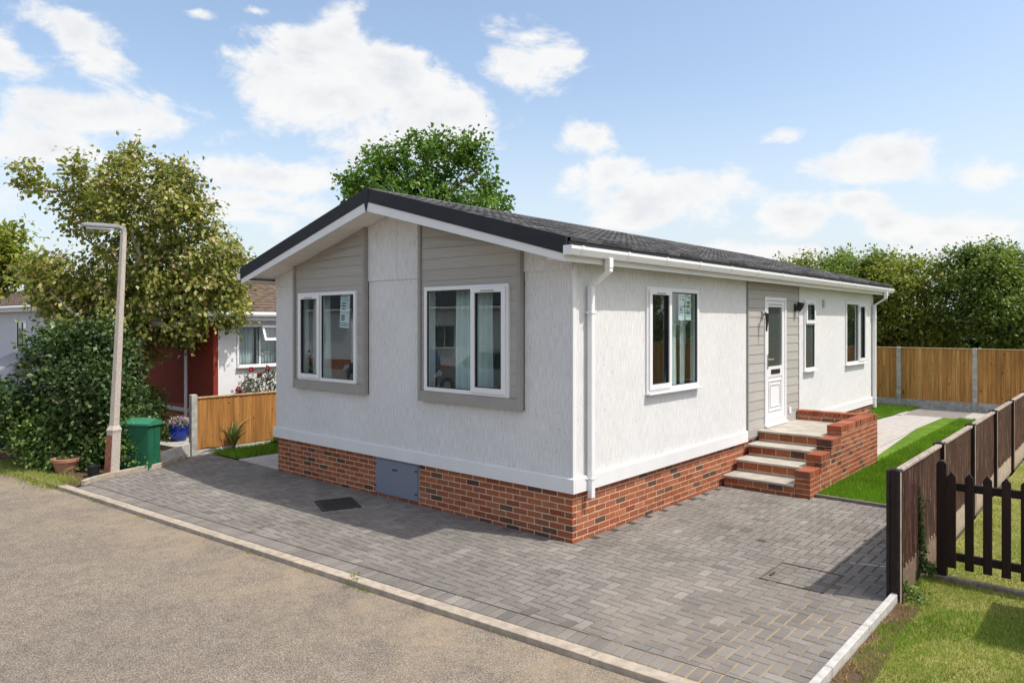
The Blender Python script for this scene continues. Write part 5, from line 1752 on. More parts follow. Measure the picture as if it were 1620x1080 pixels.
def neighbour():
    CX, CY = -9.45, 0.52
    t = thing('neighbour_bungalow', 'white-walled bungalow with dark red gable end behind the orange fence', 'house', (CX - 3, CY + 5, 0))
    F = Face('y', CX, 1)
    WN = (1.02, 2.05, 1.56, 2.44)
    m = MB(); holes_wall(m, F, (CY + .1, CY + 10), [(WN[0] + .02, WN[1] - .02, WN[2] + .02, WN[3] - .02)], -.1, lambda y: 2.60, -.12, 0); m.build('side_wall', 'render_white', t)
    m = MB(); m.prism([(CX - 6, .66), (CX - .001, .66), (CX - .001, 2.58), (CX - 3, 3.35), (CX - 6, 2.58)], CY, CY + .10); m.build('gable_wall', 'red_wall', t)
    m = MB(); m.box(CX - 6, CX - .121, CY + 9.9, CY + 10, 0, 2.58); m.build('rear_wall', 'render_white', t)
    m = MB(); m.cbox(CX - 6, CX + .0, CY - .04, CY - .001, .665, .735, .006); m.build('sill_rail', 'red_trim', t)
    m = MB(); m.cbox(CX - 6, CX + .0, CY - .025, CY - .001, .565, .66, .004); m.build('base_rail', 'trim_white', t)
    m = MB(); m.box(CX - 6, CX - .002, CY + .012, CY + .1, -.05, .658)
    pl = m.build('plinth', 'mortar', t)
    its = []
    for r in range(8):
        x = CX - (.1125 if r % 2 else 0)
        while x > CX - 2.6:
            a = x - .215
            z0 = -.035 + r * .075
            its.append((a, min(x, CX - .003), CY + .004, CY + .05, z0, min(z0 + .065, .562)))
            x -= .225
    pieces(pl, 'brick', [i for i in its if i[5] - i[4] > .02], 'red_brick_tiny', .003)
    window(t, F, *WN, .03, [(0, .5, 0, 1, False), (.5, 1, 0, .64, False)], name='window', w=.045)
    # tilted-open fanlight over the right pane
    m = MB()
    u0, u1 = WN[0] + .045 + .5 * .94 + .01, WN[1] - .03
    z0, z1 = 2.10, 2.42
    for (a, b, c, e) in ((u0, u1, z0, z0 + .05), (u0, u1, z1 - .05, z1), (u0, u0 + .05, z0 + .05, z1 - .05), (u1 - .05, u1, z0 + .05, z1 - .05)):
        def X(z): return CX + .05 + (z1 - z) * .42
        m.add([(X(c), a, c), (X(c), b, c), (X(e), b, e), (X(e), a, e), (X(c) + .04, a, c + .01), (X(c) + .04, b, c + .01), (X(e) + .04, b, e + .01), (X(e) + .04, a, e + .01)], [(0, 1, 2, 3), (4, 5, 6, 7), (0, 1, 5, 4), (1, 2, 6, 5), (2, 3, 7, 6), (3, 0, 4, 7)])
    fl = m.build('fanlight', 'upvc', t)
    m = MB(); m.add([(CX + .06 + (z1 - z0 - .05) * .42, u0 + .05, z0 + .05), (CX + .06 + (z1 - z0 - .05) * .42, u1 - .05, z0 + .05), (CX + .06 + .05 * .42, u1 - .05, z1 - .05), (CX + .06 + .05 * .42, u0 + .05, z1 - .05)], [(0, 1, 2, 3)]); m.build('pane', 'glass', fl)
    pantile_roof(t, CX + .22, 2.76, CX - 3.0, 3.56, CY - .25, CY + 10.2, 11)
    pantile_roof(t, CX - 6.22, 2.76, CX - 3.0, 3.56, CY - .25, CY + 10.2, 11)
    m = MB(); m.tube([(CX - 3, CY - .26, 3.555), (CX - 3, CY + 10.2, 3.555)], .11, 10); m.build('ridge', 'pantile', t)
    m = MB(); m.box(CX + .17, CX + .19, CY - .2, CY + 10.1, 2.53, 2.67); m.build('fascia', 'trim_white', t)
    m = MB(); m.box(CX + .002, CX + .168, CY - .2, CY + 10.1, 2.56, 2.575); m.build('soffit', 'trim_white', t)
    m = MB(); m.tube([(CX + .245, CY - .25, 2.66), (CX + .245, CY + 10.1, 2.66)], .052, 10); m.build('gutter', 'upvc', t)
    m = MB(); m.tube([(CX - 1.55, CY + .7, 3.0), (CX - 1.55, CY + .7, 3.62)], .06, 10)
    fu = m.build('flue', 'metal_grey', t)
    m = MB(); m.lathe([(0, .06), (.14, .03), (.14, .02), (0, .0)], (CX - 1.55, CY + .7, 3.74), 12); m.build('cowl', 'metal_grey', fu)
    for a in range(3):
        an = a * 2.09
        p = (CX - 1.55 + .06 * math.cos(an), CY + .7 + .06 * math.sin(an))
        m = MB(); m.tube([(*p, 3.60), (*p, 3.76)], .008, 5); m.build('cowl_leg', 'metal_grey', fu)
    # white rainwater pipe at the gable
    m = MB(); m.tube([(CX - 1.10, CY - .065, .06), (CX - 1.10, CY - .065, 2.7)], .034, 10); m.build('downpipe', 'upvc', t)
    m = MB(); m.box(CX - 5.9, CX - .3, CY + .4, CY + 9.8, .2, .24); m.build('interior_floor', 'room_floor', t)
    m = MB(); m.box(CX - 2.0, CX - 1.9, CY + .2, CY + 9.8, .25, 2.5); m.build('partition', 'room_wall', t)
    curtain(Face('y', CX - .18, 1), 1.06, 1.50, 1.5, 2.5, 0, 'grey net curtain left in the white bungalow window', 'curtain_net', 7, amp=.022)
    curtain(Face('y', CX - .18, 1), 1.56, 2.04, 1.5, 2.5, 0, 'grey net curtain right in the white bungalow window', 'curtain_net', 7, amp=.022)
neighbour()

def far_home():
    # pale home further along the road, its eaves side to us
    YF = 1.0
    t = thing('far_bungalow', 'pale grey bungalow with brown tiled roof at the left edge behind the shrubs', 'house', (-27, YF + 3, 0))
    F = Face('x', YF, -1)
    WN = (-24.55, -23.45, 1.55, 2.55)
    m = MB(); holes_wall(m, F, (-33, -21), [(WN[0] + .02, WN[1] - .02, WN[2] + .02, WN[3] - .02)], -.1, lambda x: 2.95, -.12, 0); m.build('front_wall', 'render_grey', t)
    m = MB(); m.prism([(YF + .121, -.1), (YF + 6, -.1), (YF + 6, 2.9), (YF + 3, 3.9), (YF + .121, 2.93)], -21.12, -21.0, 'x'); m.build('gable_wall', 'render_grey', t)
    window(t, F, *WN, .03, [(0, .5, 0, 1, False), (.5, 1, 0, 1, False)])
    m = MB(); m.box(WN[0] - .1, WN[1] + .1, YF + .35, YF + .37, 1.4, 2.7)
    m.build('blind', 'trim_white', t)
    for k in range(13):
        m = MB(); z = 1.62 + k * .07
        m.box(WN[0] + .06, WN[1] - .06, YF + .10, YF + .135, z, z + .035); m.build('blind_slat', 'trim_white', t)
    pantile_roof(t, YF - .3, 3.12, YF + 3, 4.15, -33.2, -20.8, 11, 'y')
    m = MB(); m.box(-33.1, -20.9, YF - .31, YF - .28, 2.86, 3.03); m.build('fascia', 'trim_white', t)
    m = MB(); m.tube([(-33.1, YF - .36, 3.0), (-20.9, YF - .36, 3.0)], .055, 8); m.build('gutter', 'upvc', t)
    m = MB(); m.box(-33.1, -20.9, YF - .279, YF - .001, 2.90, 2.915); m.build('soffit', 'trim_white', t)
    # bay canopy under the window
    m = MB(); m.add([(-25.0, YF - .001, 1.45), (-22.8, YF - .001, 1.45), (-22.8, YF - 1.0, .95), (-25.0, YF - 1.0, .95), (-25.0, YF - .001, 1.40), (-22.8, YF - .001, 1.40), (-22.8, YF - 1.0, .90), (-25.0, YF - 1.0, .90)], [(0, 1, 2, 3), (4, 5, 6, 7), (0, 1, 5, 4), (1, 2, 6, 5), (2, 3, 7, 6), (3, 0, 4, 7)]); m.build('porch_roof', 'metal_grey', t)
    t2 = thing('tv_aerial', 'thin television aerial on a mast above the far brown roof', 'aerial', (-23.2, YF + 2.6, 4.0))
    m = MB(); m.tube([(-23.2, YF + 2.6, 3.9), (-23.2, YF + 2.6, 5.22)], .022, 6); m.build('mast', 'metal_grey', t2)
    m = MB(); m.tube([(-23.3, YF + 2.55, 5.2), (-22.4, YF + 3.0, 5.24)], .013, 6); m.build('boom', 'metal_grey', t2)
    for k in range(8):
        c = Vector((-23.25, YF + 2.575, 5.2)) + Vector((.9, .45, .04)) * (k / 8)
        m = MB(); m.tube([c + Vector((-.05, .1, 0)), c + Vector((.05, -.1, 0))], .006, 4); m.build('element', 'metal_grey', t2)
far_home()

def opposite(dx=0, label='white bungalow with dark roof across the road, mirrored in the right gable window'):
    # home across the road, seen only mirrored in the gable windows
    YF = -17.0
    t = thing('opposite_bungalow', label, 'house', (-14, YF - 3, 0))
    F = Face('x', YF, 1)
    m = MB(); F.box(m, -24, -5, -6, 0, -.1, 3.15); m.build('wall', 'render_white', t)
    m = MB(); m.prism([(YF + .22, 3.16), (YF + .22, 3.30), (YF - 3, 4.3), (YF - 6.2, 3.3), (YF - 6.2, 3.16)], -24.3, -4.7, 'x'); m.build('roof', 'barge_dark', t)
    m = MB(); m.cbox(-24.3, -4.7, YF + .225, YF + .33, 3.12, 3.22, .01); m.build('gutter', 'upvc', t)
    m = MB(); m.box(-24, -5, YF + .001, YF + .03, -.1, .5); m.build('plinth', 'red_brick_tiny', t)
    for u in (-20.5, -8.6):
        window(t, F, u, u + 1.4, 1.3, 2.4, .03, [(0, .5, 0, 1, False), (.5, 1, 0, 1, False)], glass='glass_frosted')
    t.location.x += dx
sheet('forecourt', [(-70, -14), (20, -14), (20, -40), (-70, -40)], -.055, 'paver')
opposite()
opposite(-22, 'white bungalow across the road, mirrored in the left gable window')

def car(name, label, loc, rz, paint):
    t = thing(name, label, 'car', loc, rz=rz)
    def lk(nm, m, mat, par=t, smooth=False):
        return link(nm, m.mesh(nm, mat, smooth=smooth), par)
    # side profile of a compact SUV, nose at +x; stations (x, underside, belt, roof)
    st = [(-2.12, .42, .92, .95), (-2.05, .35, 1.02, 1.25), (-1.75, .30, 1.03, 1.55), (-1.0, .28, 1.02, 1.64), (0.0, .27, 1.0, 1.63), (.45, .27, .99, 1.50), (.85, .27, .985, 1.20), (1.12, .27, .98, 1.0), (1.6, .29, .92, .94), (1.95, .32, .82, .85), (2.12, .38, .66, .70)]
    m = MB()
    for (x, u, b, r) in st:
        hw = .86 if abs(x) < 1.7 else .86 - .22 * ((abs(x) - 1.7) / .42) ** 2
        rw = hw - .16 * min(1, max(0, (r - b) / .5))
        ring_ = [(-hw + .06, u), (-hw, u + .15), (-hw - .005, (u + b) / 2), (-hw + .02, b), (-rw, b + (r - b) * .86), (-rw + .14, r)]
        ring_ = ring_ + [(-p[0], p[1]) for p in reversed(ring_)]
        m.v += [(x, p[0], p[1]) for p in ring_]
    n = 12
    for i in range(len(st) - 1):
        for k in range(n):
            m.f.append((i * n + k, i * n + (k + 1) % n, (i + 1) * n + (k + 1) % n, (i + 1) * n + k))
    m.f += [tuple(range(n)), tuple(range((len(st) - 1) * n, len(st) * n))]
    body = lk('body', m, paint, smooth=True)
    for s in (-1, 1):
        m = MB(); m.prism([(-1.75, 1.06), (.88, 1.03), (.42, 1.43), (-.1, 1.55), (-1.0, 1.56), (-1.65, 1.46)], s * .735, s * .845, 'y'); lk('side_glass', m, 'car_glass')
    m = MB(); m.add([(1.10, -.72, 1.02), (1.10, .72, 1.02), (.50, .60, 1.50), (.50, -.60, 1.50), (1.12, -.72, 1.0), (1.12, .72, 1.0), (.53, .6, 1.49), (.53, -.6, 1.49)], [(4, 5, 6, 7), (0, 1, 2, 3), (0, 1, 5, 4), (1, 2, 6, 5), (2, 3, 7, 6), (3, 0, 4, 7)]); lk('windscreen', m, 'car_glass')
    for s in (-1, 1):
        m = MB(); m.prism([(1.72, .70), (2.09, .62), (2.08, .72), (1.85, .86), (1.66, .84)], s * .62, s * .84, 'y'); lk('headlight', m, 'lamp_clear')
        m = MB(); m.cbox(.60, .78, s * .90 - .09, s * .90 + .09, 1.0, 1.14, .03); lk('mirror', m, paint)
    m = MB(); m.cbox(2.06, 2.14, -.5, .5, .48, .62, .02); lk('grille', m, 'black_plastic')
    m = MB(); m.cbox(-1.7, .3, -.62, -.58, 1.66, 1.70, .01); lk('roof_rail', m, 'metal_grey')
    m = MB(); m.cbox(-1.7, .3, .58, .62, 1.66, 1.70, .01); lk('roof_rail', m, 'metal_grey')
    for x in (-1.35, 1.38):
        for s in (-1, 1):
            m = MB(); m.tube([(x, s * .68, .34), (x, s * .885, .34)], [.34, .34], 24); w = lk('wheel', m, 'tyre')
            m = MB(); m.tube([(x, s * .80, .34), (x, s * .893, .34)], [.21, .20], 16); lk('rim', m, 'steel', w)
    return t
car('parked_car', 'silver compact car parked across the road, mirrored in the right gable window', (-11.7, -11.6, -.05), R(180), 'car_silver')
car('parked_car', 'dark blue car parked across the road, mirrored in the left pane', (-17.3, -11.8, -.05), R(180), 'car_blue')

# ------------------------------------------------------------------ vegetation
# each plant: where it stands, and the lobes of its crown (sideways, away, height, three radii) in metres
VARIEGATED = ((-10.27, -0.61), [(-1.37, 0.55, 4.91, 0.53, 0.61, 0.61), (-0.19, -0.38, 5.29, 0.38, 0.46, 0.46), (-0.13, 0.07, 4.51, 0.88, 0.88, 0.88), (0.82, -0.08, 4.82, 0.48, 0.73, 0.73), (1.26, 0.45, 3.62, 0.7, 0.95, 0.95), (0.0, 0.46, 3.37, 1.39, 1.1, 1.01), (-1.39, -0.51, 3.37, 0.63, 0.63, 0.57), (-0.63, 0.09, 2.23, 1.07, 1.07, 0.76), (0.7, 0.46, 2.61, 0.95, 0.95, 0.61), (1.39, 0.56, 2.86, 0.53, 0.53, 0.51), (-1.77, -0.65, 5.2, 0.23, 0.32, 0.32), (-1.16, -0.08, 5.54, 0.2, 0.25, 0.25), (1.58, 0.4, 2.74, 0.4, 0.4, 0.33), (-0.16, 0.18, 5.8, 0.16, 0.28, 0.28), (-0.44, 0.52, 5.62, 0.15, 0.23, 0.23), (0.53, -0.19, 5.45, 0.18, 0.33, 0.33), (0.88, -0.06, 5.45, 0.18, 0.3, 0.3), (1.2, 0.09, 4.63, 0.28, 0.38, 0.38), (-2.02, 0.09, 5.14, 0.13, 0.13, 0.13), (-1.58, 0.19, 2.86, 0.51, 0.51, 0.38)])
MAPLE = ((-17.67, 13.63), [(-1.84, -1.08, 8.28, 1.32, 1.32, 1.05), (0.26, -0.98, 9.01, 1.45, 1.45, 1.18), (1.9, -1.21, 9.2, 0.84, 1.11, 1.11), (2.5, 0.55, 7.88, 0.79, 0.84, 0.84), (-0.79, -1.15, 7.49, 2.11, 2.11, 1.05), (1.32, -0.79, 7.22, 2.11, 2.11, 1.05), (0.05, 1.08, 9.8, 0.58, 0.58, 0.47), (-2.9, 1.22, 7.88, 0.68, 0.68, 0.58), (-1.58, -0.86, 9.07, 0.66, 0.66, 0.66), (3.16, -0.13, 7.22, 0.53, 0.53, 0.53)])
HEDGE_A = ((-4.49, 19.81), [(0.0, 0.37, 4.08, 0.8, 0.8, 0.73), (-0.5, -0.36, 3.74, 0.91, 0.91, 0.68), (0.87, 0.3, 3.85, 0.91, 0.91, 0.87), (-0.05, -0.18, 2.71, 1.37, 1.2, 1.37), (-0.39, 0.32, 4.65, 0.21, 0.27, 0.27), (0.3, 0.15, 4.81, 0.18, 0.32, 0.32)])
HEDGE_B = ((-2.45, 18.93), [(-0.11, 0.09, 3.96, 0.84, 0.84, 0.8), (0.63, -0.63, 4.17, 0.74, 0.74, 0.63), (-0.74, -0.68, 3.33, 0.84, 0.95, 0.95), (0.32, 0.11, 2.69, 1.26, 1.2, 1.16), (-0.32, 0.06, 4.38, 0.38, 0.38, 0.34), (0.11, 0.65, 4.7, 0.21, 0.29, 0.29), (-0.95, -0.04, 4.49, 0.21, 0.29, 0.29)])
HEDGE_C = ((-0.86, 19.00), [(-0.61, -0.33, 3.9, 0.71, 0.71, 0.65), (0.2, 0.45, 4.1, 0.77, 0.77, 0.57), (0.71, -0.38, 3.8, 0.71, 0.81, 0.81), (-0.2, 0.27, 2.89, 1.21, 1.2, 1.21), (0.81, 0.09, 2.28, 1.01, 1.01, 0.81), (-0.81, 0.31, 4.46, 0.28, 0.32, 0.32)])
HEDGE_D = ((1.28, 19.53), [(-0.58, -0.61, 4.03, 0.68, 0.68, 0.68), (0.1, -0.45, 4.13, 0.68, 0.68, 0.62), (0.77, -0.17, 3.84, 0.68, 0.87, 0.87), (-0.87, -0.21, 3.16, 0.87, 0.97, 0.97), (0.19, -0.65, 2.87, 1.16, 1.16, 1.06), (0.77, -0.27, 2.1, 0.97, 0.97, 0.58), (-1.16, -0.05, 4.41, 0.23, 0.39, 0.39), (0.04, 0.09, 4.61, 0.19, 0.35, 0.35), (-0.77, -0.37, 4.51, 0.19, 0.31, 0.31), (0.39, 0.44, 4.51, 0.27, 0.31, 0.31), (-0.39, 0.18, 4.41, 0.23, 0.31, 0.31), (-1.24, 0.63, 4.22, 0.15, 0.27, 0.27), (1.0, 0.47, 4.51, 0.17, 0.35, 0.35), (-0.23, -0.74, 4.76, 0.12, 0.23, 0.23)])
HEDGE_E = ((2.88, 20.93), [(-0.39, -0.63, 3.84, 0.87, 1.06, 1.06), (0.39, -0.72, 3.45, 0.97, 1.16, 1.16), (-0.58, 0.26, 2.48, 0.97, 0.97, 0.77)])
LEFT_TREE = ((-18.17, -1.39), [(0.25, -0.5, 4.4, 0.58, 0.75, 0.75), (0.75, -0.13, 4.23, 0.43, 0.47, 0.47), (1.0, 0.17, 3.9, 0.47, 0.47, 0.33), (-0.08, -0.43, 3.65, 0.83, 0.83, 0.67), (0.58, 0.26, 4.82, 0.3, 0.3, 0.3)])
SHRUB_TALL = ((-10.15, -2.09), [(0.23, -0.08, 1.79, 0.64, 0.7, 0.7), (0.46, 0.47, 1.44, 0.75, 0.81, 0.81), (-0.23, -0.53, 0.98, 0.58, 0.58, 0.58), (0.35, 0.6, 2.25, 0.41, 0.41, 0.37), (0.75, 0.17, 1.9, 0.49, 0.64, 0.64), (-0.12, 0.38, 0.51, 0.87, 0.87, 0.52)])
SHRUB_MID = ((-9.10, -1.71), [(0.0, -0.32, 1.25, 0.62, 0.7, 0.73), (0.28, 0.11, 0.91, 0.45, 0.62, 0.62), (-0.22, -0.15, 0.57, 0.67, 0.67, 0.51), (0.17, 0.15, 0.35, 0.56, 0.56, 0.39)])
SHRUB_LOW = ((-8.74, -2.33), [(-0.53, -0.0, 0.47, 0.53, 0.45, 0.48), (0.0, 0.2, 0.57, 0.58, 0.45, 0.48), (0.42, 0.08, 0.41, 0.53, 0.45, 0.37), (-0.85, 0.02, 0.57, 0.42, 0.45, 0.53), (-0.21, -0.1, 0.15, 0.74, 0.45, 0.17), (0.85, 0.0, 0.31, 0.32, 0.32, 0.27)])
SHRUB_EDGE = ((-12.44, -2.36), [(0.0, -0.27, 0.83, 0.38, 0.51, 0.51), (-0.32, -0.27, 0.57, 0.51, 0.6, 0.64), (0.13, -0.21, 0.45, 0.32, 0.32, 0.32)])
SHRUB_CABINET = ((-8.38, -1.61), [(0.0, -0.08, 0.63, 0.26, 0.3, 0.44), (0.11, -0.13, 0.25, 0.28, 0.28, 0.27), (-0.05, 0.04, 0.14, 0.24, 0.24, 0.2)])
IVY_BACK = ((-10.19, -0.27), [(-0.32, 0.13, 0.69, 0.36, 0.4, 0.51), (-0.13, 0.2, 0.18, 0.26, 0.28, 0.28)])
ROSE = ((-9.25, 1.35), [(-0.07, -0.16, 1.22, 0.29, 0.29, 0.24), (0.27, 0.02, 1.28, 0.27, 0.27, 0.27), (0.07, 0.17, 0.88, 0.4, 0.4, 0.27), (-0.33, 0.06, 0.95, 0.11, 0.21, 0.21)])
RT = np.array([math.cos(YAW), math.sin(YAW), 0.0])
FW = np.array([-math.sin(YAW), math.cos(YAW), 0.0])

def unit(a):
    return a / (np.linalg.norm(a, axis=1, keepdims=True) + 1e-9)

def plant(name, label, cat, spec, nc, per, leaf, mat, seed, bark='bark', trunk_r=0.08, trunk_h=1.0, group=None, spread=0.22, droop=0.3, shell=2.2, limbs=True, width=0.36, lean=(0, 0), stems=1, shift=0.0):
    base, blobs = spec
    base = np.array([base[0], base[1], 0.0]) + FW * shift
    rs = np.random.RandomState(seed)
    t = thing(name, label, cat, tuple(base), group)
    B = np.array([[*(base + RT * b[0] + FW * b[1] + np.array([0, 0, b[2]])), b[3], b[4], b[5]] for b in blobs])
    vol = (B[:, 3] * B[:, 4] * B[:, 5]) ** 0.72
    k = rs.choice(len(B), nc, p=vol / vol.sum())
    d = unit(rs.normal(size=(nc, 3)))
    r = rs.rand(nc) ** (1 / shell)
    loc = d * r[:, None] * np.stack([B[k, 3], B[k, 4], B[k, 5]], 1)
    C = B[k, :3] + RT * loc[:, :1] + FW * loc[:, 1:2] + np.array([0, 0, 1.0]) * loc[:, 2:3]
    C[:, 2] = np.maximum(C[:, 2], 0.06)
    cen = B[:, :3].mean(0)
    # leaves of each twig
    n = nc * per
    P = np.repeat(C, per, 0)
    sp = spread * rs.uniform(0.5, 1.3, nc)
    P = P + rs.normal(size=(n, 3)) * np.repeat(sp, per)[:, None] * np.array([1, 1, 0.8])
    P[:, 2] = np.maximum(P[:, 2], 0.02)
    out = unit(P - cen + rs.normal(size=(n, 3)) * 0.4)
    A = unit(out * 0.8 + rs.normal(size=(n, 3)) * 0.75 - np.array([0, 0, droop]))
    Nn = unit(out * 0.6 + rs.normal(size=(n, 3)) * 0.55 + np.array([0, 0, 0.75]))
    Nn = unit(Nn - A * (A * Nn).sum(1, keepdims=True))
    L = leaf * rs.uniform(0.6, 1.25, n)
    V, F = leaves_arrays(P, A, Nn, L, L * width * rs.uniform(.8, 1.15, n), 0.35)
    np_mesh('crown', V, F, mat, t, 'stuff')
    if not limbs:
        return t
    # trunk and limbs that reach the twigs
    top = base + np.array([lean[0], lean[1], trunk_h])
    trunk_pts = []
    for s in range(stems):
        off = rs.normal(0, .10 * (stems > 1), 3) * [1, 1, 0]
        tp = top + off * 3.0
        pts = [base + off + np.array([0, 0, -.1]), base + off + (tp - base) * .35 + rs.normal(0, .02, 3), base + off + (tp - base) * .7 + rs.normal(0, .03, 3), tp]
        m = MB(); m.tube([tuple(p) for p in pts], [trunk_r * 1.35, trunk_r * 1.05, trunk_r * .92, trunk_r * .8], 9)
        m.build('trunk', bark, t, smooth=True)
        trunk_pts.append(pts[-1])
        trunk_pts.append(pts[2])
    nb = min(nc, 130)
    sel = C[rs.choice(nc, nb, replace=False)]
    nodes = [np.array(p) for p in trunk_pts]
    par = [-1] * len(nodes)
    order = np.argsort(np.linalg.norm(sel - top, axis=1))
    for i in order:
        p = sel[i]
        Q = np.array(nodes)
        dd = np.linalg.norm(Q - p, axis=1) + 0.22 * np.linalg.norm(Q - top, axis=1)
        j = int(np.argmin(dd))
        nodes.append(p)
        par.append(j)
    wgt = np.ones(len(nodes))
    for i in range(len(nodes) - 1, -1, -1):
        if par[i] >= 0: wgt[par[i]] += wgt[i]
    m = MB()
    for i, j in enumerate(par):
        if j < 0: continue
        p, q = nodes[j], nodes[i]
        mid = (p + q) / 2 + rs.normal(0, .06, 3) * np.linalg.norm(q - p)
        r1 = min(trunk_r * .78, .006 + .0052 * wgt[i] ** .62 * (trunk_r / .08) ** .5)
        r0 = min(trunk_r * .8, r1 * 1.25)
        m.tube([tuple(p), tuple(mid), tuple(q)], [r0, (r0 + r1) / 2, r1 * .6], 5, cap=False)
    m.build('limbs', bark, t, smooth=True, kind='stuff')
    return t

def vegetation():
    plant('maple_tree', 'tall yellow-green variegated tree behind the leaning street lamp', 'tree', VARIEGATED, 1750, 19, .105, 'leaf_variegated', 1, 'bark_pale', .11, 2.0, spread=.125, droop=.55, stems=2, shell=2.6)
    plant('maple_tree', 'green tree rising behind the roof ridge of the white home', 'tree', MAPLE, 620, 24, .18, 'leaf_green', 2, 'bark', .22, 5.5, spread=.21, width=.42, shell=2.6)
    hs = (('HEDGE_A', HEDGE_A, 'bushy tree behind the far end of the tiled roof', 'leaf_hedge_yellow', 700), ('HEDGE_B', HEDGE_B, 'dense dark green tree behind the rear downpipe', 'leaf_hedge', 800), ('HEDGE_C', HEDGE_C, 'yellowish bushy tree behind the middle of the back fence', 'leaf_hedge_yellow', 800), ('HEDGE_D', HEDGE_D, 'feathery tree with bare lower branches behind the right of the back fence', 'leaf_hedge', 1000), ('HEDGE_E', HEDGE_E, 'leafy tree cut by the right edge behind the back fence', 'leaf_ivy', 600))
    for i, (nm, sp, lab, mt, nc) in enumerate(hs):
        plant('hedge_tree', lab, 'tree', sp, int(nc * .82), 27, .11, mt, 20 + i, 'bark_pale' if i == 3 else 'bark', .07, 1.4, 'trees beyond the back fence', spread=.155, stems=3, shell=3.2)
    for i, (x, y, lab) in enumerate(((5.6, 20.6, 'bushy tree behind the back fence, first beyond the right edge'), (8.4, 21.0, 'bushy tree behind the back fence, second beyond the right edge'), (11.3, 20.4, 'bushy tree behind the back fence, third beyond the right edge'))):
        plant('hedge_tree', lab, 'tree', ((x, y), [(-.6, -.2, 3.7, .9, .9, .9), (.6, .2, 3.5, .9, .9, 1.0), (0, 0, 2.4, 1.4, 1.1, 1.2), (.1, .1, 4.3, .5, .5, .5)]), 420, 22, .12, ('leaf_hedge', 'leaf_ivy', 'leaf_hedge_yellow')[i], 60 + i, 'bark', .07, 1.4, 'trees beyond the back fence', spread=.17, stems=3)
    # dark undergrowth closing the view below those crowns
    plant('evergreen_shrub', 'low dark evergreen shrub behind the back fence below the trees', 'shrub', ((-.6, 20.6), [(-3.2, 0, 1.6, 1.3, .6, 1.3), (-1.2, .3, 1.7, 1.4, .6, 1.3), (.8, 0, 1.6, 1.4, .6, 1.3), (2.6, .3, 1.7, 1.4, .6, 1.3)]), 900, 12, .20, 'leaf_dark', 31, trunk_r=.05, trunk_h=.8, spread=.24)
    plant('tree', 'yellow-green tree branch entering at the left edge above the far roof', 'tree', LEFT_TREE, 420, 14, .17, 'leaf_hedge_yellow', 40, 'bark', .09, 3.2, spread=.17)
    plant('evergreen_shrub', 'tall dark glossy shrub left of the street lamp', 'shrub', SHRUB_TALL, 1150, 14, .10, 'leaf_dark', 41, trunk_r=.05, trunk_h=.7, spread=.14)
    plant('evergreen_shrub', 'mid-height dark green shrub right behind the street lamp', 'shrub', SHRUB_MID, 620, 14, .085, 'leaf_dark', 42, trunk_r=.04, trunk_h=.4, spread=.12)
    plant('ground_shrub', 'bright green spreading shrub behind the terracotta pot', 'shrub', SHRUB_LOW, 700, 14, .075, 'leaf_ivy', 43, trunk_r=.02, trunk_h=.2, spread=.10, shift=.34)
    plant('ground_shrub', 'bright green shrub at the left edge beside the road', 'shrub', SHRUB_EDGE, 420, 14, .09, 'leaf_ivy', 44, trunk_r=.02, trunk_h=.3, spread=.12)
    plant('ivy_plant', 'pale ivy growing between street lamp and green cabinet', 'plant', SHRUB_CABINET, 210, 14, .06, 'leaf_ivy', 45, limbs=False, spread=.07, shift=.12)
    plant('ivy_plant', 'ivy climbing at the foot of the variegated tree', 'plant', IVY_BACK, 200, 14, .075, 'leaf_ivy', 46, limbs=False, spread=.09)
    rose = plant('rose_bush', 'straggly rose bush with red blooms above the orange fence', 'shrub', ROSE, 150, 9, .055, 'leaf_rose', 47, 'bark', .012, .5, spread=.07)
    rs = np.random.RandomState(3)
    for c in ((-9.42, 1.07, 1.02), (-9.44, 1.05, 1.10), (-9.32, 1.28, 1.50), (-9.12, 1.55, 1.52), (-9.20, 1.40, 1.38)):
        n = 60
        A = unit(rs.normal(size=(n, 3)))
        P = np.array(c) + A * .02
        V, F = leaves_arrays(P, A, unit(np.cross(A, rs.normal(size=(n, 3)))), np.full(n, .045), np.full(n, .022), .3)
        np_mesh('bloom', V, F, 'petal_red', rose, 'stuff')
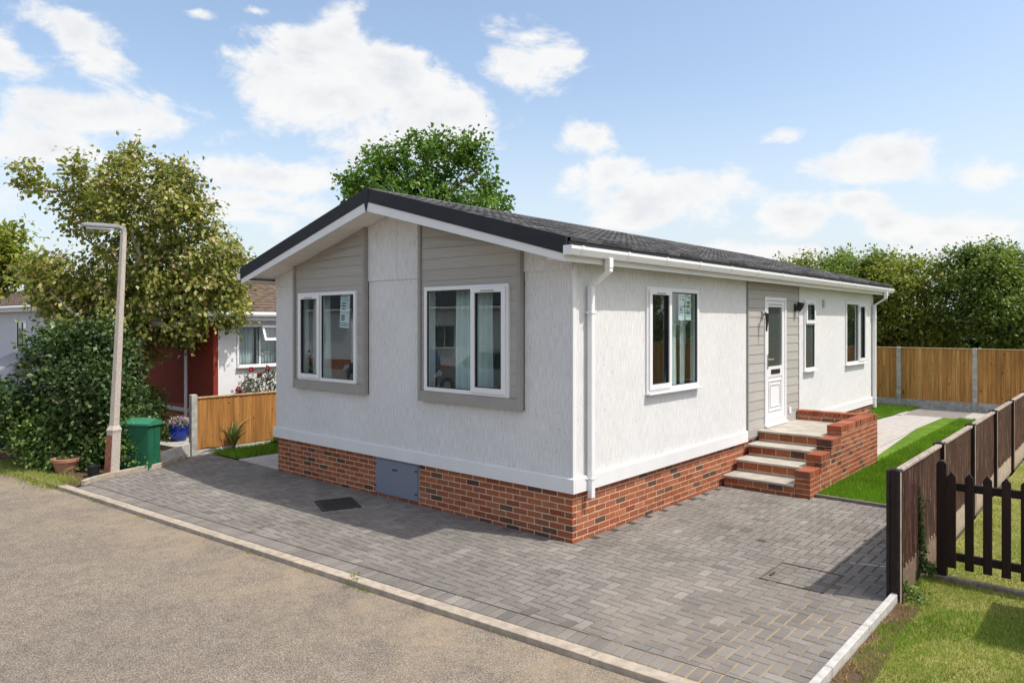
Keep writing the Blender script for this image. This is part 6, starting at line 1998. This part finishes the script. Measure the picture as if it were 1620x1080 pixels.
    # ivy that has grown through the broken fence board
    plant('ivy_plant', 'ivy strand growing through the gap in the first brown fence panel', 'plant', ((3.19, 1.45), [(0, 0, .12, .05, .04, .14), (0, 0, .34, .03, .025, .2), (.0, 0, .62, .022, .02, .2), (.06, -.04, .06, .10, .06, .05)]), 130, 6, .036, 'leaf_ivy', 48, limbs=False, spread=.016)
    plant('weed_clump', 'weeds and long grass at the foot of the first brown fence post', 'plant', ((3.36, .62), [(0, 0, .05, .12, .10, .05), (-.03, .25, .05, .08, .2, .06)]), 40, 7, .034, 'leaf_ivy', 49, limbs=False, spread=.03)
    plant('weed_clump', 'yellowing weed tuft on the road kerb in front of the home', 'plant', ((-.86, -2.36), [(0, 0, .02, .06, .05, .03)]), 5, 5, .03, 'leaf_hedge_yellow', 50, limbs=False, spread=.018)
    plant('small_plant', 'small rounded plant at the far end of the left lawn', 'plant', ((-8.38, 1.35), [(0, 0, .10, .14, .14, .10), (.12, .1, .2, .08, .08, .1)]), 60, 10, .055, 'leaf_ivy', 51, limbs=False, spread=.05)
    # strappy plant by the orange fence
    t = thing('strappy_plant', 'spiky strap-leaved plant with arching dry blades by the orange fence', 'plant', (-8.40, .40, 0))
    rs = random.Random(6)
    green, dry = MB(), MB()
    for k in range(64):
        a, ln = rs.uniform(0, 6.28), rs.uniform(.4, .68)
        arch = rs.uniform(.15, .6)
        old = k % 4 == 0
        if old: ln, arch = rs.uniform(.75, 1.0), rs.uniform(.6, .85)
        m = dry if old else green
        d, n = Vector((math.cos(a), math.sin(a), 0)), Vector((-math.sin(a), math.cos(a), 0))
        pv = []
        for i in range(6):
            s = i / 5
            c = Vector((-8.40, .40, .0)) + d * (arch * ln * s ** 1.6 * .9) + Vector((0, 0, ln * (s - (arch * .55) * s ** 2.4)))
            c.x = max(c.x, -8.52)
            w = .021 * (1 - s ** 2) + .001
            pv += [tuple(c - n * w), tuple(c + n * w)]
        m.add(pv, [(2 * i, 2 * i + 1, 2 * i + 3, 2 * i + 2) for i in range(5)])
    green.build('green_leaves', 'leaf_ivy', t, kind='stuff')
    dry.build('dry_leaves', 'straw', t, kind='stuff')
vegetation()
